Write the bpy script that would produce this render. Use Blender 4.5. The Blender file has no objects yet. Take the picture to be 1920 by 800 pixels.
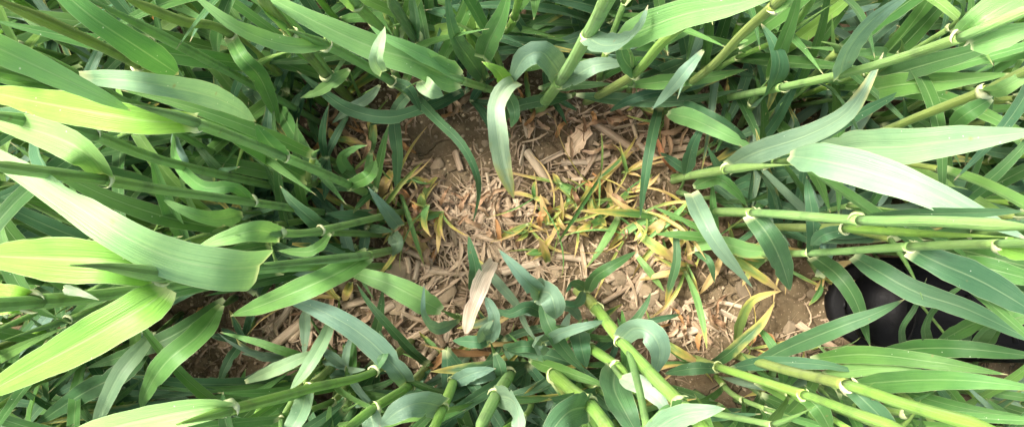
import bpy, math, random
import numpy as np
R = math.radians
rnd = random.Random(11)
rng = np.random.default_rng(5)

# ------------------------------------------------------------------ camera, sky, sun, exposure
scene = bpy.context.scene
CAM_H = 0.60                      # phone held 60 cm above the soil, looking straight down
FPX = 1507.0                      # focal length in photo pixels (1920 wide)
cam_d = bpy.data.cameras.new('camera'); cam = bpy.data.objects.new('camera', cam_d)
scene.collection.objects.link(cam); scene.camera = cam
cam.location = (0, 0, CAM_H); cam.rotation_euler = (0, 0, 0)
cam_d.sensor_width = 36; cam_d.lens = 36 * FPX / 1920
cam_d.clip_start = 0.01; cam_d.clip_end = 400
SUN_EL, SUN_AZ = R(58), R(-62)    # azimuth from +Y, clockwise positive: light from the upper left
world = bpy.data.worlds.new('World'); scene.world = world; world.use_nodes = True
wn = world.node_tree.nodes; wl = world.node_tree.links
sky = wn.new('ShaderNodeTexSky'); sky.sky_type = 'NISHITA'; sky.sun_disc = False
sky.sun_elevation = SUN_EL; sky.sun_rotation = SUN_AZ
sky.air_density = 0.7; sky.dust_density = 6.0; sky.ozone_density = 0.3
bg = wn['Background']; bg.inputs['Strength'].default_value = 0.105
wl.new(sky.outputs[0], bg.inputs['Color'])
sd = bpy.data.lights.new('sun', 'SUN'); sd.energy = 1.5; sd.angle = R(11); sd.color = (1.0, 0.975, 0.93)
sun = bpy.data.objects.new('sun', sd); scene.collection.objects.link(sun)
sun.rotation_euler = (math.pi / 2 - SUN_EL, 0, -SUN_AZ + math.pi)   # refined just below
import mathutils
_d = mathutils.Vector((math.sin(SUN_AZ) * math.cos(SUN_EL), math.cos(SUN_AZ) * math.cos(SUN_EL), math.sin(SUN_EL)))
sun.rotation_euler = _d.to_track_quat('Z', 'Y').to_euler()
vs = scene.view_settings
vs.view_transform = 'Standard'; vs.look = 'None'; vs.gamma = 1; vs.exposure = 2.6; vs.use_curve_mapping = False
scene.cycles.max_bounces = 8; scene.cycles.transmission_bounces = 6

C = scene.collection
# ------------------------------------------------------------------ helpers
def P(px, py, zc=0.0):
    """a point zc centimetres above the soil that stands over photo pixel px, py"""
    z = zc / 100.0; k = (CAM_H - z) / FPX
    return np.array([(px - 960) * k, -(py - 400) * k, z])
def pix(p):
    k = FPX / max(CAM_H - p[2], 0.02)
    return 960 + p[0] * k, 400 - p[1] * k

def mesh_from(name, V, Fq, UV=None, smooth=True):
    V = np.asarray(V, dtype=np.float32); Fq = np.asarray(Fq, dtype=np.int32)
    me = bpy.data.meshes.new(name)
    n, k = Fq.shape
    me.vertices.add(len(V)); me.vertices.foreach_set('co', V.ravel())
    me.loops.add(n * k); me.loops.foreach_set('vertex_index', Fq.ravel())
    me.polygons.add(n); me.polygons.foreach_set('loop_start', np.arange(0, n * k, k, dtype=np.int32))
    if smooth: me.polygons.foreach_set('use_smooth', np.ones(n, dtype=bool))
    if UV is not None:
        uvl = me.uv_layers.new(name='UVMap')
        uvl.data.foreach_set('uv', np.asarray(UV, dtype=np.float32)[Fq.ravel()].ravel())
    me.update(calc_edges=True)
    return me
def add(name, me, mat, parent=None, loc=None, color=None):
    o = bpy.data.objects.new(name, me); C.objects.link(o)
    if mat is not None and len(me.materials) == 0: me.materials.append(mat)
    if parent is not None: o.parent = parent
    if loc is not None: o.location = loc
    if color is not None: o.color = color
    return o
def tag(o, label=None, cat=None, group=None, kind=None):
    if label: o['label'] = label
    if cat: o['category'] = cat
    if group: o['group'] = group
    if kind: o['kind'] = kind
    return o
def empty(name, loc):
    o = bpy.data.objects.new(name, None); C.objects.link(o); o.location = loc
    o.empty_display_size = 0.01
    return o

def unit(v):
    v = np.asarray(v, float); return v / (np.linalg.norm(v) + 1e-12)
def spline(pts, n):
    """Catmull-Rom through pts, n samples evenly spaced by length"""
    p = np.asarray(pts, float)
    if len(p) == 2:
        t = np.linspace(0, 1, n)[:, None]; return p[0] * (1 - t) + p[1] * t
    q = np.vstack([2 * p[0] - p[1], p, 2 * p[-1] - p[-2]])
    out = []
    for i in range(1, len(q) - 2):
        p0, p1, p2, p3 = q[i - 1], q[i], q[i + 1], q[i + 2]
        t = np.linspace(0, 1, 14, endpoint=(i == len(q) - 3))[:, None]
        out.append(0.5 * (2 * p1 + (p2 - p0) * t + (2 * p0 - 5 * p1 + 4 * p2 - p3) * t ** 2 + (3 * p1 - p0 - 3 * p2 + p3) * t ** 3))
    c = np.vstack(out)
    d = np.concatenate([[0], np.cumsum(np.linalg.norm(np.diff(c, axis=0), axis=1))])
    s = np.linspace(0, d[-1], n)
    return np.stack([np.interp(s, d, c[:, k]) for k in range(3)], 1)
def frames(c, ref=(0, 0, 1), corr=0.6):
    T = np.gradient(c, axis=0); T /= np.linalg.norm(T, axis=1)[:, None] + 1e-12
    ref = np.asarray(ref, float); N = np.zeros_like(c)
    n = ref - ref.dot(T[0]) * T[0]
    if np.linalg.norm(n) < 0.15:
        h = unit(c[-1] - c[0]); h[2] = 0; n = -h - (-h).dot(T[0]) * T[0]
        if np.linalg.norm(n) < 1e-3: n = np.array([1.0, 0, 0])
    N[0] = unit(n)
    for i in range(1, len(c)):
        a = N[i - 1] - N[i - 1].dot(T[i]) * T[i]
        b = ref - ref.dot(T[i]) * T[i]; wgt = corr * np.linalg.norm(b)
        N[i] = unit(unit(a) * (1 - wgt) + b * wgt + 1e-9)
    return T, N, np.cross(T, N)

def ribbon(c, half, roll=(0, 0), fold=0.25, wave=0.05, cols=9, ref=(0, 0, 1), seed=0, twist_mid=0.0):
    """a leaf blade: c centre line, half half-widths, channelled along the midrib, edges rippled"""
    r = random.Random(seed)
    n = len(c); T, N, S = frames(c, ref)
    t = np.linspace(0, 1, n)
    a = np.radians(roll[0] + (roll[1] - roll[0]) * t + twist_mid * np.sin(math.pi * t))
    Nn = N * np.cos(a)[:, None] + S * np.sin(a)[:, None]; Ss = S * np.cos(a)[:, None] - N * np.sin(a)[:, None]
    u = np.linspace(-1, 1, cols)
    f1, f2, p1, p2 = r.uniform(2, 4.5), r.uniform(2, 4.5), r.uniform(0, 6.28), r.uniform(0, 6.28)
    edge = np.where(u[None, :] < 0, np.sin(t[:, None] * 6.28 * f1 + p1), np.sin(t[:, None] * 6.28 * f2 + p2))
    edge2 = np.sin(t[:, None] * 6.28 * 9 + p2 + u[None, :] * 2) * 0.25
    amp = np.clip(np.sin(math.pi * t) * 1.3, 0, 1)[:, None]
    h = half[:, None]
    out = h * (fold * (np.abs(u)[None, :] ** 1.2) * np.clip(1.25 - t, 0.2, 1)[:, None] + wave * (edge + edge2) * amp * u[None, :] ** 2)
    out = out - h * 0.07 * np.exp(-(u[None, :] / 0.12) ** 2)          # midrib keel
    side = h * u[None, :] * (1 - 0.25 * fold * fold)
    if n > 12:
        for s_ in (-1, 1):
            wv = 1 + 0.035 * np.sin(t * 6.28 * r.uniform(2, 5) + r.uniform(0, 6)) + 0.015 * np.sin(t * 6.28 * r.uniform(6, 9) + r.uniform(0, 6))
            if r.random() < 0.3: wv = wv - r.uniform(0.15, 0.4) * np.exp(-((t - r.uniform(0.2, 0.85)) / 0.022) ** 2)
            side = np.where((u * s_ > 0)[None, :], side * (1 + (wv[:, None] - 1) * np.abs(u)[None, :] ** 2), side)
    V = c[:, None, :] + Ss[:, None, :] * side[..., None] + Nn[:, None, :] * out[..., None]
    V = V.reshape(-1, 3)
    UV = np.stack([np.broadcast_to((u * 0.5 + 0.5)[None, :], (n, cols)), np.broadcast_to(t[:, None], (n, cols))], -1).reshape(-1, 2)
    i, j = np.meshgrid(np.arange(n - 1), np.arange(cols - 1), indexing='ij')
    b = (i * cols + j).ravel()
    return V, np.stack([b, b + 1, b + cols + 1, b + cols], 1), UV
def blade_width(t, base=0.7, peak=0.35, tip=1.15):
    up = base + (1 - base) * np.clip(t / peak, 0, 1) ** 0.8
    dn = 1 - np.clip((t - peak) / (1 - peak), 0, 1) ** (1.0 + tip)
    return up * np.clip(dn, 0, 1) ** 0.9
def tube(c, rad, sides=10, cap=True, ref=(1, 0.3, 0.1), flat=1.0):
    n = len(c); T, N, S = frames(c, ref, 0.2)
    a = np.arange(sides) / sides * 2 * math.pi
    rad = np.broadcast_to(np.asarray(rad, float), (n,))
    V = c[:, None, :] + rad[:, None, None] * (np.cos(a)[None, :, None] * N[:, None, :] + flat * np.sin(a)[None, :, None] * S[:, None, :])
    V = V.reshape(-1, 3)
    UV = np.stack([np.broadcast_to((np.arange(sides) / sides)[None, :], (n, sides)), np.broadcast_to(np.linspace(0, 1, n)[:, None], (n, sides))], -1).reshape(-1, 2)
    F = []
    for i in range(n - 1):
        for j in range(sides):
            k = (j + 1) % sides
            F.append((i * sides + j, i * sides + k, (i + 1) * sides + k, (i + 1) * sides + j))
    if cap:
        for e, ring in ((0, 0), (1, (n - 1) * sides)):
            ci = len(V); V = np.vstack([V, c[0 if e == 0 else -1]]); UV = np.vstack([UV, [0.5, float(e)]])
            for j in range(0, sides, 2):
                x, y, z = ring + j, ring + (j + 1) % sides, ring + (j + 2) % sides
                F.append((ci, z, y, x) if e == 0 else (ci, x, y, z))
    return V, np.array(F), UV
def join(parts):
    Vs, Fs, Us, o = [], [], [], 0
    for V, F, U in parts:
        Vs.append(V); Fs.append(np.asarray(F) + o); Us.append(U); o += len(V)
    return np.vstack(Vs), np.vstack(Fs), np.vstack(Us)

# smooth value noise for terrain and clods
_tab = rng.random((64, 64))
def vnoise(x, y):
    xi = np.floor(x).astype(int); yi = np.floor(y).astype(int); fx = x - xi; fy = y - yi
    fx = fx * fx * (3 - 2 * fx); fy = fy * fy * (3 - 2 * fy)
    g = lambda a, b: _tab[a % 64, b % 64]
    return (g(xi, yi) * (1 - fx) + g(xi + 1, yi) * fx) * (1 - fy) + (g(xi, yi + 1) * (1 - fx) + g(xi + 1, yi + 1) * fx) * fy
def soil_z(x, y):
    x = np.asarray(x, float); y = np.asarray(y, float)
    h = (vnoise(x * 14 + 3, y * 14 + 9) - 0.5) * 0.012 + (vnoise(x * 37 + 1, y * 37) - 0.5) * 0.006 + (vnoise(x * 90, y * 90 + 5) - 0.5) * 0.0032
    crumb = np.clip(vnoise(x * 23 + 7, y * 23 + 2) * 1.6 - 0.45, 0, 1)
    h = h + crumb * ((vnoise(x * 210, y * 210) - 0.5) * 0.0024 + (vnoise(x * 430, y * 430) - 0.5) * 0.0012)
    return h - 0.004

# the bare patch, as pixels on the soil
PATCH = [(560, 235), (700, 195), (860, 180), (1000, 168), (1240, 185), (1330, 225), (1300, 330), (1340, 420), (1480, 470), (1580, 520), (1600, 640), (1430, 680),
         (1250, 690), (1080, 640), (900, 640), (760, 690), (600, 650), (420, 700), (330, 660), (345, 590), (440, 545), (620, 525), (720, 470), (650, 380), (600, 310)]
PA = np.array(PATCH, float)
def inside(px, py, poly=PA):
    x, y = poly[:, 0], poly[:, 1]; x2, y2 = np.roll(x, -1), np.roll(y, -1)
    c = ((y > py) != (y2 > py)) & (px < (x2 - x) * (py - y) / (y2 - y + 1e-9) + x)
    return bool(c.sum() % 2)

# ------------------------------------------------------------------ materials
def mat(name):
    m = bpy.data.materials.new(name); m.use_nodes = True
    nt = m.node_tree; return m, nt, nt.nodes, nt.links, nt.nodes['Principled BSDF'], nt.nodes['Material Output']
def node(nodes, t, **kw):
    n = nodes.new(t)
    for k, v in kw.items():
        if k in ('operation', 'blend_type', 'data_type', 'noise_dimensions', 'feature', 'wave_type', 'bands_direction', 'attribute_type', 'attribute_name', 'distance'): setattr(n, k, v)
        else: n.inputs[k].default_value = v
    return n
def ramp(nodes, stops):
    n = nodes.new('ShaderNodeValToRGB'); e = n.color_ramp.elements
    while len(e) < len(stops): e.new(0.5)
    for s, (p, c) in zip(e, stops): s.position = p; s.color = (*c, 1) if len(c) == 3 else c
    return n
def mixc(nodes, links, fac, a, b, bt='MIX'):
    n = nodes.new('ShaderNodeMix'); n.data_type = 'RGBA'; n.blend_type = bt
    for sock, v in ((n.inputs[0], fac), (n.inputs[6], a), (n.inputs[7], b)):
        if isinstance(v, bpy.types.NodeSocket): links.new(v, sock)
        elif isinstance(v, tuple): sock.default_value = (*v, 1)
        else: sock.default_value = v
    return n.outputs[2]
def math_n(nodes, links, op, a, b=None, clamp=False):
    n = nodes.new('ShaderNodeMath'); n.operation = op; n.use_clamp = clamp
    for s, v in zip(n.inputs, (a, b)):
        if v is None: continue
        if isinstance(v, bpy.types.NodeSocket): links.new(v, s)
        else: s.default_value = v
    return n.outputs[0]

def leaf_material(name, trans=0.38, rough=0.42, sheath=False):
    """living leaf: the object colour gives the green, its alpha the yellowing from the tip and edges"""
    m, nt, N, L, bsdf, out = mat(name)
    oi = N.new('ShaderNodeObjectInfo'); uv = N.new('ShaderNodeUVMap'); sep = N.new('ShaderNodeSeparateXYZ'); L.new(uv.outputs[0], sep.inputs[0])
    u, v = sep.outputs[0], sep.outputs[1]
    tc = N.new('ShaderNodeTexCoord')
    # veins run the length of the blade
    cmb = N.new('ShaderNodeCombineXYZ'); L.new(math_n(N, L, 'MULTIPLY', u, 34.0), cmb.inputs[0]); L.new(math_n(N, L, 'MULTIPLY', v, 2.2), cmb.inputs[1]); L.new(oi.outputs['Random'], cmb.inputs[2])
    nv = node(N, 'ShaderNodeTexNoise', Scale=1.0, Detail=2.0); L.new(cmb.outputs[0], nv.inputs['Vector'])
    no = node(N, 'ShaderNodeTexNoise', Scale=55.0, Detail=4.0); L.new(tc.outputs['Object'], no.inputs['Vector'])
    nf = node(N, 'ShaderNodeTexNoise', Scale=420.0, Detail=2.0); L.new(tc.outputs['Object'], nf.inputs['Vector'])
    base = oi.outputs['Color']
    c = mixc(N, L, math_n(N, L, 'MULTIPLY', math_n(N, L, 'SUBTRACT', nv.outputs[0], 0.40, True), 1.3, True), base, mixc(N, L, 1.0, base, (1.75, 1.5, 1.45), 'MULTIPLY'))
    c = mixc(N, L, math_n(N, L, 'MULTIPLY', math_n(N, L, 'SUBTRACT', no.outputs[0], 0.42, True), 2.2, True), c, mixc(N, L, 1.0, base, (0.72, 0.8, 0.82), 'MULTIPLY'))
    ctr = math_n(N, L, 'ABSOLUTE', math_n(N, L, 'SUBTRACT', u, 0.5))
    if not sheath:
        rib = math_n(N, L, 'SUBTRACT', 1.0, math_n(N, L, 'DIVIDE', ctr, 0.035), True)
        c = mixc(N, L, math_n(N, L, 'MULTIPLY', rib, 0.6), c, mixc(N, L, 0.45, base, (0.45, 0.55, 0.28)))
        edge = math_n(N, L, 'DIVIDE', math_n(N, L, 'SUBTRACT', ctr, 0.475, True), 0.025, True)
        c = mixc(N, L, math_n(N, L, 'MULTIPLY', edge, 0.4), c, (0.5, 0.55, 0.32))
        # pale base at the collar
        c = mixc(N, L, math_n(N, L, 'SUBTRACT', 1.0, math_n(N, L, 'DIVIDE', v, 0.07), True), c, (0.60, 0.66, 0.36))
    else:
        c = mixc(N, L, math_n(N, L, 'MULTIPLY', math_n(N, L, 'SUBTRACT', v, 0.1, True), 0.35), c, mixc(N, L, 1.0, base, (1.5, 1.2, 0.9), 'MULTIPLY'))
    if sheath:                                    # ribs, waxy bloom and scuffs
        c = mixc(N, L, math_n(N, L, 'MULTIPLY', math_n(N, L, 'SUBTRACT', nv.outputs[0], 0.52, True), 4.0, True), c, mixc(N, L, 0.5, base, (0.36, 0.42, 0.26)))
        c = mixc(N, L, math_n(N, L, 'MULTIPLY', math_n(N, L, 'SUBTRACT', no.outputs[0], 0.55, True), 4.0, True), c, mixc(N, L, 0.6, base, (0.10, 0.12, 0.05)))
    # yellowing from tip and margins, patchy
    yel = oi.outputs['Alpha']
    reach = math_n(N, L, 'ADD', math_n(N, L, 'ADD', v, math_n(N, L, 'MULTIPLY', ctr, 0.55)), math_n(N, L, 'MULTIPLY', math_n(N, L, 'SUBTRACT', no.outputs[0], 0.5), 0.9))
    thr = math_n(N, L, 'SUBTRACT', 1.30, math_n(N, L, 'MULTIPLY', yel, 1.55))
    ym = math_n(N, L, 'MULTIPLY', math_n(N, L, 'SUBTRACT', reach, thr, True), 2.2, True)
    ycol = mixc(N, L, oi.outputs['Random'], (0.58, 0.52, 0.13), (0.60, 0.45, 0.11))
    c = mixc(N, L, ym, c, ycol)
    tan = math_n(N, L, 'MULTIPLY', math_n(N, L, 'SUBTRACT', reach, math_n(N, L, 'ADD', thr, 0.36), True), 5.0, True)
    c = mixc(N, L, math_n(N, L, 'MULTIPLY', tan, 0.8), c, (0.50, 0.35, 0.17))
    if not sheath:
        tip = math_n(N, L, 'DIVIDE', math_n(N, L, 'SUBTRACT', v, 0.965, True), 0.03, True)
        c = mixc(N, L, math_n(N, L, 'MULTIPLY', tip, 0.75), c, (0.55, 0.45, 0.25))
    # tiny pale flecks
    vo = node(N, 'ShaderNodeTexVoronoi', Scale=260.0); L.new(tc.outputs['Object'], vo.inputs['Vector'])
    fl = math_n(N, L, 'LESS_THAN', vo.outputs['Distance'], 0.075)
    fl = math_n(N, L, 'MULTIPLY', fl, math_n(N, L, 'GREATER_THAN', no.outputs[0], 0.56))
    c = mixc(N, L, math_n(N, L, 'MULTIPLY', fl, 0.55), c, (0.6, 0.62, 0.5))
    # brown specks and scuffed, dusty patches
    v2 = node(N, 'ShaderNodeTexVoronoi', Scale=75.0); L.new(tc.outputs['Object'], v2.inputs['Vector'])
    sp = math_n(N, L, 'MULTIPLY', math_n(N, L, 'SUBTRACT', 1.0, math_n(N, L, 'DIVIDE', v2.outputs['Distance'], 0.085), True), math_n(N, L, 'GREATER_THAN', math_n(N, L, 'FRACT', math_n(N, L, 'MULTIPLY', v2.outputs['Color'], 7.0)), 0.6))
    c = mixc(N, L, math_n(N, L, 'MULTIPLY', sp, 0.75, True), c, (0.20, 0.16, 0.06))
    nd = node(N, 'ShaderNodeTexNoise', Scale=22.0, Detail=5.0, Roughness=0.7); L.new(tc.outputs['Object'], nd.inputs['Vector'])
    c = mixc(N, L, math_n(N, L, 'MULTIPLY', math_n(N, L, 'SUBTRACT', nd.outputs[0], 0.50, True), 1.5, True), c, mixc(N, L, 0.2, c, (0.34, 0.40, 0.28)))
    L.new(c, bsdf.inputs['Base Color'])
    bsdf.inputs['Roughness'].default_value = rough; bsdf.inputs['IOR'].default_value = 1.36
    r_ = math_n(N, L, 'ADD', math_n(N, L, 'MULTIPLY', no.outputs[0], 0.3), rough - 0.12); L.new(r_, bsdf.inputs['Roughness'])
    bsdf.inputs['Sheen Weight'].default_value = 0.03; bsdf.inputs['Sheen Roughness'].default_value = 0.5
    bp = node(N, 'ShaderNodeBump', Strength=(0.9 if sheath else 0.5), Distance=0.0008)
    hgt = math_n(N, L, 'ADD', nv.outputs[0], math_n(N, L, 'MULTIPLY', nf.outputs[0], 0.25)); L.new(hgt, bp.inputs['Height']); L.new(bp.outputs[0], bsdf.inputs['Normal'])
    tr = N.new('ShaderNodeBsdfTranslucent'); L.new(mixc(N, L, 1.0, c, (1.25, 1.32, 0.72), 'MULTIPLY'), tr.inputs['Color']); L.new(bp.outputs[0], tr.inputs['Normal'])
    mx = N.new('ShaderNodeMixShader'); mx.inputs[0].default_value = trans
    L.new(bsdf.outputs[0], mx.inputs[1]); L.new(tr.outputs[0], mx.inputs[2]); L.new(mx.outputs[0], out.inputs[0])
    return m
M_leaf = leaf_material('cereal_leaf', trans=0.33)
M_sheath = leaf_material('leaf_sheath', trans=0.22, rough=0.40, sheath=True)

def plain_material(name, stops, scale=60, rough=0.75, bump=0.4, stretch=None, dist=0.001, trans=0.0, vary=0.35, tint=True):
    m, nt, N, L, bsdf, out = mat(name)
    oi = N.new('ShaderNodeObjectInfo'); tc = N.new('ShaderNodeTexCoord'); vec = tc.outputs['Object']
    if stretch:
        uv = N.new('ShaderNodeUVMap'); mp = N.new('ShaderNodeMapping'); L.new(uv.outputs[0], mp.inputs[0]); mp.inputs['Scale'].default_value = stretch
        off = N.new('ShaderNodeCombineXYZ'); L.new(math_n(N, L, 'MULTIPLY', oi.outputs['Random'], 40.0), off.inputs[2]); L.new(off.outputs[0], mp.inputs['Location']); vec = mp.outputs[0]; scale = 1.0
    n1 = node(N, 'ShaderNodeTexNoise', Scale=scale, Detail=6.0, Roughness=0.62); L.new(vec, n1.inputs['Vector'])
    rp = ramp(N, stops); L.new(n1.outputs[0], rp.inputs[0])
    c = rp.outputs[0]
    if tint: c = mixc(N, L, 1.0, c, oi.outputs['Color'], 'MULTIPLY')
    hs = N.new('ShaderNodeHueSaturation'); L.new(c, hs.inputs['Color'])
    L.new(math_n(N, L, 'ADD', 1 - vary / 2, math_n(N, L, 'MULTIPLY', oi.outputs['Random'], vary)), hs.inputs['Value'])
    # stains
    n2 = node(N, 'ShaderNodeTexNoise', Scale=38.0, Detail=3.0); L.new(tc.outputs['Object'], n2.inputs['Vector'])
    c = mixc(N, L, math_n(N, L, 'MULTIPLY', math_n(N, L, 'SUBTRACT', n2.outputs[0], 0.5, True), 2.6, True), hs.outputs[0], mixc(N, L, 1.0, hs.outputs[0], (0.5, 0.42, 0.36), 'MULTIPLY'))
    L.new(c, bsdf.inputs['Base Color']); bsdf.inputs['Roughness'].default_value = rough; bsdf.inputs['IOR'].default_value = 1.35
    bp = node(N, 'ShaderNodeBump', Strength=bump, Distance=dist); L.new(n1.outputs[0], bp.inputs['Height']); L.new(bp.outputs[0], bsdf.inputs['Normal'])
    if trans:
        tr = N.new('ShaderNodeBsdfTranslucent'); L.new(c, tr.inputs['Color']); mx = N.new('ShaderNodeMixShader'); mx.inputs[0].default_value = trans
        L.new(bsdf.outputs[0], mx.inputs[1]); L.new(tr.outputs[0], mx.inputs[2]); L.new(mx.outputs[0], out.inputs[0])
    return m
M_collar = plain_material('leaf_collar', [(0.3, (0.46, 0.53, 0.22)), (0.7, (0.72, 0.72, 0.46))], scale=300, rough=0.5, bump=0.2, dist=0.0005, trans=0.25, vary=0.2, tint=True)
M_straw = plain_material('old_straw', [(0.25, (0.17, 0.118, 0.068)), (0.5, (0.33, 0.262, 0.175)), (0.8, (0.55, 0.455, 0.33))], stretch=(26, 1.6, 1), rough=0.6, bump=0.5, dist=0.0006)
M_dry = plain_material('withered_leaf', [(0.2, (0.17, 0.11, 0.065)), (0.5, (0.38, 0.275, 0.175)), (0.85, (0.60, 0.48, 0.34))], stretch=(22, 2.0, 1), rough=0.65, bump=0.5, dist=0.0006, trans=0.2)
M_clod = plain_material('soil_clod', [(0.2, (0.15, 0.110, 0.064)), (0.5, (0.25, 0.192, 0.122)), (0.85, (0.36, 0.29, 0.195))], scale=170, rough=0.95, bump=0.8, dist=0.0016)

def soil_material():
    m, nt, N, L, bsdf, out = mat('soil')
    tc = N.new('ShaderNodeTexCoord'); v = tc.outputs['Object']
    a = node(N, 'ShaderNodeTexNoise', Scale=16.0, Detail=6.0, Roughness=0.6); L.new(v, a.inputs[0])
    b = node(N, 'ShaderNodeTexNoise', Scale=170.0, Detail=6.0, Roughness=0.7); L.new(v, b.inputs[0])
    w = node(N, 'ShaderNodeTexNoise', Scale=60.0, Detail=3.0); L.new(v, w.inputs[0])
    wv = N.new('ShaderNodeVectorMath'); wv.operation = 'MULTIPLY_ADD'; L.new(w.outputs['Color'], wv.inputs[0]); wv.inputs[1].default_value = (0.02, 0.02, 0.02); L.new(v, wv.inputs[2])
    vo = N.new('ShaderNodeTexVoronoi'); vo.feature = 'DISTANCE_TO_EDGE'; vo.inputs['Scale'].default_value = 42.0; L.new(wv.outputs[0], vo.inputs['Vector'])
    crack = math_n(N, L, 'SUBTRACT', 1.0, math_n(N, L, 'DIVIDE', vo.outputs['Distance'], 0.045), True)
    crack = math_n(N, L, 'MULTIPLY', crack, math_n(N, L, 'MULTIPLY', math_n(N, L, 'SUBTRACT', a.outputs[0], 0.46, True), 7.0, True))
    r1 = ramp(N, [(0.25, (0.092, 0.069, 0.037)), (0.52, (0.152, 0.116, 0.065)), (0.8, (0.26, 0.205, 0.128))]); L.new(a.outputs[0], r1.inputs[0])
    c = mixc(N, L, math_n(N, L, 'MULTIPLY', math_n(N, L, 'SUBTRACT', b.outputs[0], 0.35, True), 2.0, True), mixc(N, L, 1.0, r1.outputs[0], (0.6, 0.55, 0.5), 'MULTIPLY'), r1.outputs[0])
    grit = node(N, 'ShaderNodeTexVoronoi', Scale=420.0); L.new(v, grit.inputs['Vector'])
    c = mixc(N, L, math_n(N, L, 'MULTIPLY', math_n(N, L, 'LESS_THAN', grit.outputs['Distance'], 0.16), 0.5), c, (0.38, 0.29, 0.20))
    L.new(c, bsdf.inputs['Base Color']); bsdf.inputs['Roughness'].default_value = 0.93; bsdf.inputs['IOR'].default_value = 1.3
    h = math_n(N, L, 'ADD', math_n(N, L, 'MULTIPLY', b.outputs[0], 0.9), math_n(N, L, 'MULTIPLY', crack, -1.6))
    bp = node(N, 'ShaderNodeBump', Strength=0.9, Distance=0.0022); L.new(h, bp.inputs['Height']); L.new(bp.outputs[0], bsdf.inputs['Normal'])
    return m
M_soil = soil_material()

def rubber_material(name, col, rough):
    m, nt, N, L, bsdf, out = mat(name)
    tc = N.new('ShaderNodeTexCoord')
    n1 = node(N, 'ShaderNodeTexNoise', Scale=45.0, Detail=5.0); L.new(tc.outputs['Object'], n1.inputs[0])
    n2 = node(N, 'ShaderNodeTexNoise', Scale=600.0, Detail=2.0); L.new(tc.outputs['Object'], n2.inputs[0])
    dust = math_n(N, L, 'MULTIPLY', math_n(N, L, 'SUBTRACT', n1.outputs[0], 0.52, True), 1.6, True)
    L.new(mixc(N, L, dust, col, (0.012, 0.011, 0.010)), bsdf.inputs['Base Color'])
    L.new(math_n(N, L, 'ADD', rough, math_n(N, L, 'MULTIPLY', dust, 0.6)), bsdf.inputs['Roughness'])
    bsdf.inputs['Specular IOR Level'].default_value = 0.09
    bp = node(N, 'ShaderNodeBump', Strength=0.25, Distance=0.0006); L.new(n2.outputs[0], bp.inputs['Height']); L.new(bp.outputs[0], bsdf.inputs['Normal'])
    return m
M_boot = rubber_material('black_leather', (0.004, 0.004, 0.0045), 0.36)
M_sole = rubber_material('black_sole', (0.005, 0.005, 0.005), 0.6)

# ------------------------------------------------------------------ the ground: one sheet, fine under the camera, coarse to the horizon
def axis(fine, step, far):
    a = list(np.arange(-fine, fine + 1e-6, step)); d = step; x = a[-1]; ext = []
    while x < far: d *= 1.35; x += d; ext.append(x)
    return np.array([-e for e in ext[::-1]] + a + ext)
gx, gy = axis(0.40, 0.0014, 150), axis(0.185, 0.0014, 150)
X, Y = np.meshgrid(gx, gy)
Z = soil_z(X, Y) * np.clip(1.5 - 0.02 * np.hypot(X, Y), 0, 1)
def cracks(X, Y, cell):
    gxp, gyp = X / cell + 0.6 * vnoise(X * 70, Y * 70), Y / cell + 0.6 * vnoise(X * 70 + 9, Y * 70 + 4); ci, cj = np.floor(gxp).astype(int), np.floor(gyp).astype(int)
    f1 = np.full(X.shape, 9.0); f2 = f1.copy()
    for a in (-1, 0, 1):
        for b in (-1, 0, 1):
            px_, py_ = ci + a + 0.1 + 0.8 * _tab[(ci + a) % 64, (cj + b) % 64], cj + b + 0.1 + 0.8 * _tab[(cj + b + 31) % 64, (ci + a + 17) % 64]
            d = np.hypot(gxp - px_, gyp - py_); f2 = np.minimum(f2, np.maximum(f1, d)); f1 = np.minimum(f1, d)
    return (f2 - f1) * cell
near = (np.abs(X) < 0.42) & (np.abs(Y) < 0.2)
e1 = cracks(X, Y, 0.021); mask = np.clip(vnoise(X * 18 + 5, Y * 18 + 1) * 3 - 1.0, 0, 1) * near
Z = Z - 0.0045 * mask * np.clip(1 - e1 / 0.0022, 0, 1) + 0.0012 * mask * (_tab[(np.floor(X / 0.021)).astype(int) % 64, (np.floor(Y / 0.021)).astype(int) % 64] - 0.5) * 0
nx, ny = len(gx), len(gy)
V = np.stack([X.ravel(), Y.ravel(), Z.ravel()], 1)
ii, jj = np.meshgrid(np.arange(ny - 1), np.arange(nx - 1), indexing='ij'); b0 = (ii * nx + jj).ravel()
ground = add('ground', mesh_from('ground', V, np.stack([b0, b0 + 1, b0 + nx + 1, b0 + nx], 1)), M_soil)
tag(ground, 'bare brown field soil between the cereal rows', kind='structure')

# ------------------------------------------------------------------ cereal plants
COL = {                                   # leaf colours (reflectance); 'h' has strong light on one blade painted in
    'g': (0.085, 0.205, 0.048), 'b': (0.062, 0.150, 0.062), 'd': (0.048, 0.120, 0.038),
    'y': (0.165, 0.345, 0.050), 'm': (0.34, 0.43, 0.25), 'p': (0.190, 0.315, 0.165), 's': (0.150, 0.250, 0.160), 'l': (0.165, 0.325, 0.098), 'h': (0.225, 0.415, 0.165),
    'G': (0.074, 0.180, 0.040), 'D': (0.042, 0.112, 0.026), 'B': (0.050, 0.125, 0.052), 'Y': (0.125, 0.245, 0.050),
    'w': (0.34, 0.43, 0.28), 'o': (0.155, 0.235, 0.055)}
def colour(key, yel=0.0, r=rnd, jit=0.12):
    c = COL[key]; k = 1 + r.uniform(-jit, jit); h = r.uniform(-jit, jit) * 0.6
    return (c[0] * k * (1 + h), c[1] * k, c[2] * k * (1 - h), yel)

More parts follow.
